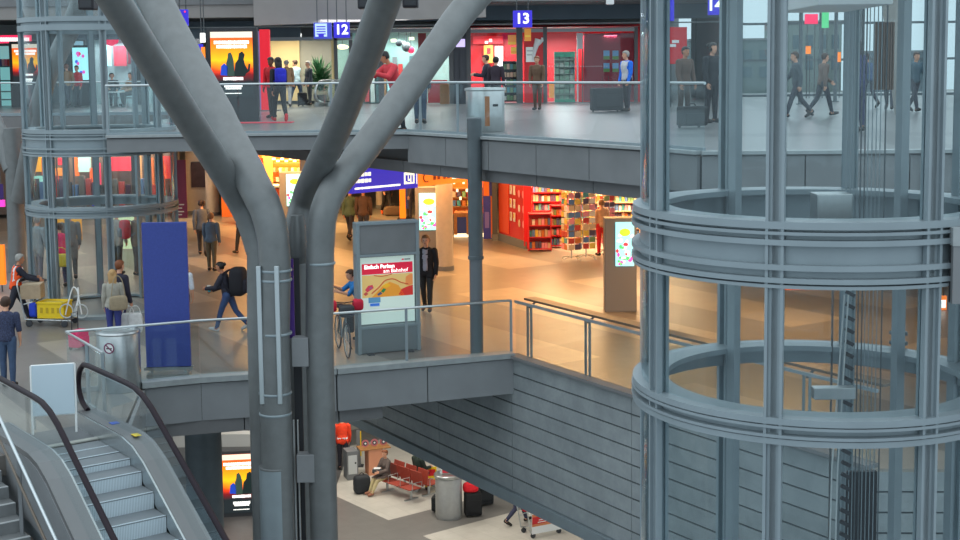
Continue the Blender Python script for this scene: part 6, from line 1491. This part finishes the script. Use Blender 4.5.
# blue poster panel, counter
flat('tall_poster', 'tall blue and orange poster panel behind the slim column', 'poster', mat('poster_deepblue', C(52, 60, 170), .5, var=.2, scale=3), 483.5, 176, 492.5, 239, M_(488, 240).y, .08, extra=(('orange_field', ORANGE, 483.5, 176, 489, 196), ('orange_edge', ORANGE, 491, 196, 492.5, 238), ('pale_patch', mat('poster_lav', C(120, 110, 200), .5), 485, 212, 489, 228)))
K = thing('snack_counter', 'snack counter with blue front and warm lit shelves left of the slim column', 'counter', tuple(M_(461, 237)))
Yk = M_(461, 237).y
mpart(K, 'blue_front', mat('counter_blue', C(40, 66, 150), .5), 457, 217, 466.5, 233.5, Yk, .1); mpart(K, 'wood_frame', WOOD, 454.5, 213, 469.5, 217, Yk - .05, .8); mpart(K, 'wood_post', WOOD, 454, 215, 457, 235, Yk - .02, .7); mpart(K, 'wood_post', WOOD, 466.5, 215, 470, 235, Yk - .02, .7)
mpart(K, 'lit_plinth', LITY, 454, 234, 484, 237.5, Yk - .02, .3)
mpart(K, 'back_shelf', ORW, 450, 172, 486, 214, Yk + 2.0, .1)
for y in (188, 197, 206): mpart(K, 'shelf', WOOD, 450, y, 486, y + 1.4, Yk + 1.7, .3)
for i in range(9): mpart(K, 'lamp_globe', LITY, 453 + i * 3.2, 181 + (i % 3) * 8, 455 + i * 3.2, 184 + (i % 3) * 8, Yk + 1.65, .1)
for i in range(12): mpart(K, 'jar_row', POSTB[(i * 7) % 10], 452 + (i % 6) * 5, 191.5 + (i // 6) * 9, 455.5 + (i % 6) * 5, 197 + (i // 6) * 9, Yk + 1.72, .12)
shop_lamp(465, Yk + 1.0, -1.0, 1.2, 130, WARM)
# beige pillars
def pillar(label, x0, x1, fy, m, square=False):
    q = M_((x0 + x1) / 2, fy); r_ = (atY(x1, fy, q.y).x - atY(x0, fy, q.y).x) / 2; t = thing('pillar', label, 'pillar', q)
    if square: MB().box((0, r_, 1.7), (2 * r_, 2 * r_, 3.38)).build('shaft', m, t); MB().box((0, r_, .06), (2 * r_ + .04, 2 * r_ + .04, .12)).build('base', MID, t)
    else: MB().lathe([(r_, 0), (r_, 3.39)], 28).build('shaft', m, t, smooth=40); MB().lathe([(r_ + .02, 0), (r_ + .02, .12), (r_, .13)], 28).build('base', MID, t, smooth=40)
    return t
PILL = mat('pillar_stone', (.50, .44, .36), .6, var=.05)
pillar('round beige pillar behind the cyan screen totem', 436.5, 453.5, 270, PILL)
pillar('round warm-lit pillar beside the dark wall poster', 206.5, 220, 215, PILL)
pillar('square beige pillar carrying a dark poster', 187, 207, 214, PILL, True)
pillar('narrow beige pillar right of the bakery', 301.5, 317, 236, PILL)
flat('poster', 'dark square poster on the beige pillar', 'poster', mat('poster_dark', C(62, 46, 52), .5, var=.3, scale=4), 191.5, 162, 206, 187.5, M_(197, 214).y - .06, .04, extra=(('frame_line', FRAME, 191.5, 161.5, 206, 162.5),))
t = flat('info_banner', 'maroon banner with white lines left of the beige pillar', 'banner', mat('banner_maroon', C(110, 28, 70), .5), 176.5, 160, 185.5, 218, 46, .05, extra=tuple(('text_line', PALE, 178, y, 184 - (i % 2) * 2, y + 1.2) for i, y in enumerate((204, 207.5, 211, 214))))
# overhead blue and orange sign
za, zb = -1.0, -1.70
A_ = atY(352, 194, 33.1); Bx = atY(418, 187.5, 34.7); Cx = atY(466, 183, 36.1)
def board(name, label, p0, p1, m, z0, z1):
    d = (p1 - p0); d.z = 0; t = thing(name, label, 'sign', (p0.x, p0.y, z0), math.atan2(d.y, d.x)); Ln = d.length
    MB().box((Ln / 2, .1, (z1 - z0) / 2), (Ln, .2, z1 - z0)).build('board', m, t, bevel=.01)
    for x in (.2, Ln - .2): MB().box((x, .1, (z1 - z0) + .12), (.05, .05, .28)).build('hanger', FRAME, t)
    return t, Ln
t, Ln = board('overhead_sign', 'long blue overhead sign with white lettering and icon box', A_, Bx, SIGNB, zb, za)
rnd = random.Random(2)
for row, (z, x1, hh, big) in enumerate(((.46, .55, .10, .12), (.30, .55, .10, .12), (.12, Ln * .72, .055, .05))):
    x = .08; mb = MB()
    while x < x1:
        lw = rnd.uniform(.6, 1.1) * big; mb.box((x + lw / 2, -.012, z), (lw * .78, .012, hh * rnd.uniform(.8, 1))); x += lw
    mb.build('lettering', NUM, t)
MB().box((Ln * .86, -.012, .27), (.36, .012, .30)).build('icon_box', NUM, t)
for x, z, w_, h_ in ((-.10, 0, .07, .16), (.0, .03, .05, .1), (.09, -.02, .04, .18), (-.03, -.09, .1, .03)): MB().box((Ln * .86 + x, -.022, .27 + z), (w_, .01, h_)).build('icon_mark', SIGNB, t)
MB().box((Ln * .86 + .26, -.012, .27), (.02, .012, .34)).build('icon_edge', NUM, t)
t, Ln = board('overhead_sign', 'orange overhead sign continuing right of the blue one', Bx, Cx, SIGNO, zb + .02, za)
DKO = mat('orange_dark', C(190, 84, 24), .5)
o_ = MB().arc(.10, .13, -.01, .01, R(60), R(300), 16).build('ring_mark', DKO, t); o_.matrix_local = Matrix.Translation((.32, -.012, .22)) @ Matrix.Rotation(R(90), 4, 'X')
for x in (.62, .78, 1.0, 1.15): MB().box((x, -.012, .2), (.10, .012, .12)).build('letter', DKO, t)
MB().box((1.42, -.012, .24), (.24, .012, .24)).build('icon_box', NUM, t); MB().box((1.42, -.022, .21), (.12, .01, .12)).build('icon_mark', SIGNB, t); MB().box((1.75, -.012, .2), (.16, .012, .08)).build('letter', DKO, t)

# bakery seen between the branches, orange stand and far hall
K = thing('bakery_stand', 'orange-lit bakery with shelves seen between the column branches', 'shop', (atY(270, 215, 49).x, 49, M0))
mpart(K, 'rear_wall', ORW, 222, 140, 316, 222, 51.5, .15)
mpart(K, 'yellow_panel', mat('bakery_yellow', C(240, 184, 96), .6), 263, 152, 272, 185, 50.5, .1); mpart(K, 'red_board', mat('bakery_red', C(190, 50, 30), .5), 254, 158, 263, 170, 50.4, .1)
for y in (163, 172, 182): mpart(K, 'shelf', WOOD, 273, y, 300, y + 1.2, 50.8, .4)
rnd = random.Random(6)
for i in range(18): mpart(K, 'bread_basket', [POSTB[0], POSTB[6], POSTB[5], POSTB[3]][i % 4], 273 + (i % 9) * 3, 168 - 0 + (i // 9) * 9.5, 275.4 + (i % 9) * 3, 172 + (i // 9) * 9.5, 50.75, .3)
for i in range(8): mpart(K, 'ceiling_light', LITY, 272 + i * 4.2, 158 + (i % 2) * 2, 275 + i * 4.2, 160 + (i % 2) * 2, 50.2, .1)
mpart(K, 'counter', mat('counter_red', C(176, 74, 36), .5), 240, 188, 316, 216, 49.0, .8); mpart(K, 'counter_top', PALE, 240, 185.5, 316, 188, 48.95, .9)
shop_lamp(272, 49.8, -1.0, 2.0, 260, (1, .6, .22)); shop_lamp(300, 49.8, -1.0, 1.5, 160, (1, .6, .22))
t = thing('orange_stand', 'narrow orange stand near the dark blue jacket', 'stand', tuple(M_(403, 219))); MB().box((0, 0, .7), (.22, .3, 1.4)).build('body', SIGNO, t); MB().box((.16, 0, .8), (.12, .28, .8)).build('blue_side', BLUE, t); MB().box((0, 0, .02), (.4, .4, .04)).build('foot', DARK, t)
t = thing('travel_bag', 'brown travel bag lying beside the orange shoes under the blue sign', 'bag', tuple(M_(393, 216))); rbox_(MB(), (0, 0, .2), (.7, .3, .38), .5).build('bag_body', cloth((104, 84, 66)), t, smooth=60); MB().tube(spline([(-.15, 0, .36), (0, 0, .48), (.15, 0, .36)], 3), .015, 6).build('handle', DARK, t)
pillar('round pale pillar under the blue overhead sign', 376, 383, 208, PILL)

# shop windows behind the left lift tower
S = thing('shop_front', 'row of colourful shop windows behind the left lift on the middle level', 'shop', (atY(90, 215, 50).x, 50, M0))
mpart(S, 'rear_wall', mat('shop_grey_warm', C(120, 104, 96), .7), -40, 140, 178, 215, 52, .15)
for i, (x0, y0, x1, y1, c_) in enumerate(((25, 157, 41, 172, (240, 170, 40)), (42, 158, 46, 175, (210, 90, 50)), (54, 168, 62, 176, (232, 140, 60)), (58, 158, 63, 165, (230, 40, 60)), (75, 157, 78, 176, (236, 110, 40)), (78, 157, 90, 172, (190, 240, 230)), (90, 168, 94, 184, (236, 100, 40)), (97, 163, 100, 185, (230, 50, 90)),
                                              (110, 157, 131, 171, (235, 60, 80)), (137, 156, 141, 205, (200, 150, 100)), (150, 158, 153, 204, (210, 110, 60)), (160, 156, 175, 205, (190, 40, 40)), (163, 160, 168, 200, (230, 70, 40)), (98, 190, 102, 207, (220, 240, 170)), (92, 188, 95, 206, (60, 70, 200)), (32, 176, 42, 186, (150, 220, 210)), (57, 182, 64, 195, (110, 170, 180)))):
    mpart(S, 'window_display', mat('win_%d' % i, C(*c_), .5, emit=.45, ecol=C(*c_)), x0, y0, x1, y1, 51.6, .1)
for x in (24, 48, 66, 105, 133, 158, 176): mpart(S, 'frame_post', FRAME, x, 150, x + 1.6, 215, 50.2, .15)
mpart(S, 'header', FRAME, -40, 150, 178, 154, 50.2, .2)
for i in range(22): x = 27 + i * 6.6; mpart(S, 'hanging_garment', [POSTB[7], DARK, POSTB[2], MID, POSTB[1]][i % 5], x, 176 + (i % 4) * 3, x + 4, 202 + (i % 3) * 3, 51.2, .2)
shop_lamp(60, 50.9, -1.0, 2, 110, (1, .8, .6)); shop_lamp(140, 50.9, -1.0, 2, 110, (1, .8, .6))
flat('lit_sign', 'orange panel at the far left edge of the middle level', 'sign', SIGNO, -14, 245, 3.2, 285, 34, .12, rod=M0)
flat('lit_sign', 'magenta panel at the far left edge above the orange one', 'sign', mat('magenta_lit', C(236, 60, 190), .5, emit=.7, ecol=C(236, 60, 190)), -12, 200, 4, 207, 42, .1, rod=-.3, extra=(('violet_field', mat('violet_dark', C(60, 30, 110), .5), -12, 184, 3, 199),))
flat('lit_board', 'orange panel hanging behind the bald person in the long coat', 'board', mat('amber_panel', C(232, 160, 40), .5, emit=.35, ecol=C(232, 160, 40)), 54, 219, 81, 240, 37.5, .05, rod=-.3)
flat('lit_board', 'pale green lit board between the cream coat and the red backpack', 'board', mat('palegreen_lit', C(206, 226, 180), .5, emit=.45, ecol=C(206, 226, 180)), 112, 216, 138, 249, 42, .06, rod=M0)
flat('lit_sign', 'orange and white lit panel seen at the right edge behind the big lift', 'sign', SIGNO, 931, 296, 947, 358, 30, .1, rod=-.78, extra=(('white_field', LIT, 932, 300, 946, 308), ('lettering', LIT, 933, 318, 945, 324), ('lettering', LIT, 934, 331, 944, 336)))
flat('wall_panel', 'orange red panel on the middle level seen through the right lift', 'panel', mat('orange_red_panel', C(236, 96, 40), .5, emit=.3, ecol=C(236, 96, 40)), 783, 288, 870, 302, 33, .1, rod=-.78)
flat('wall_panel', 'purple panel on the middle level seen through the right lift ropes', 'panel', mat('purple_panel', C(92, 66, 110), .5), 878, 300, 897, 352, 33, .1, rod=M0)
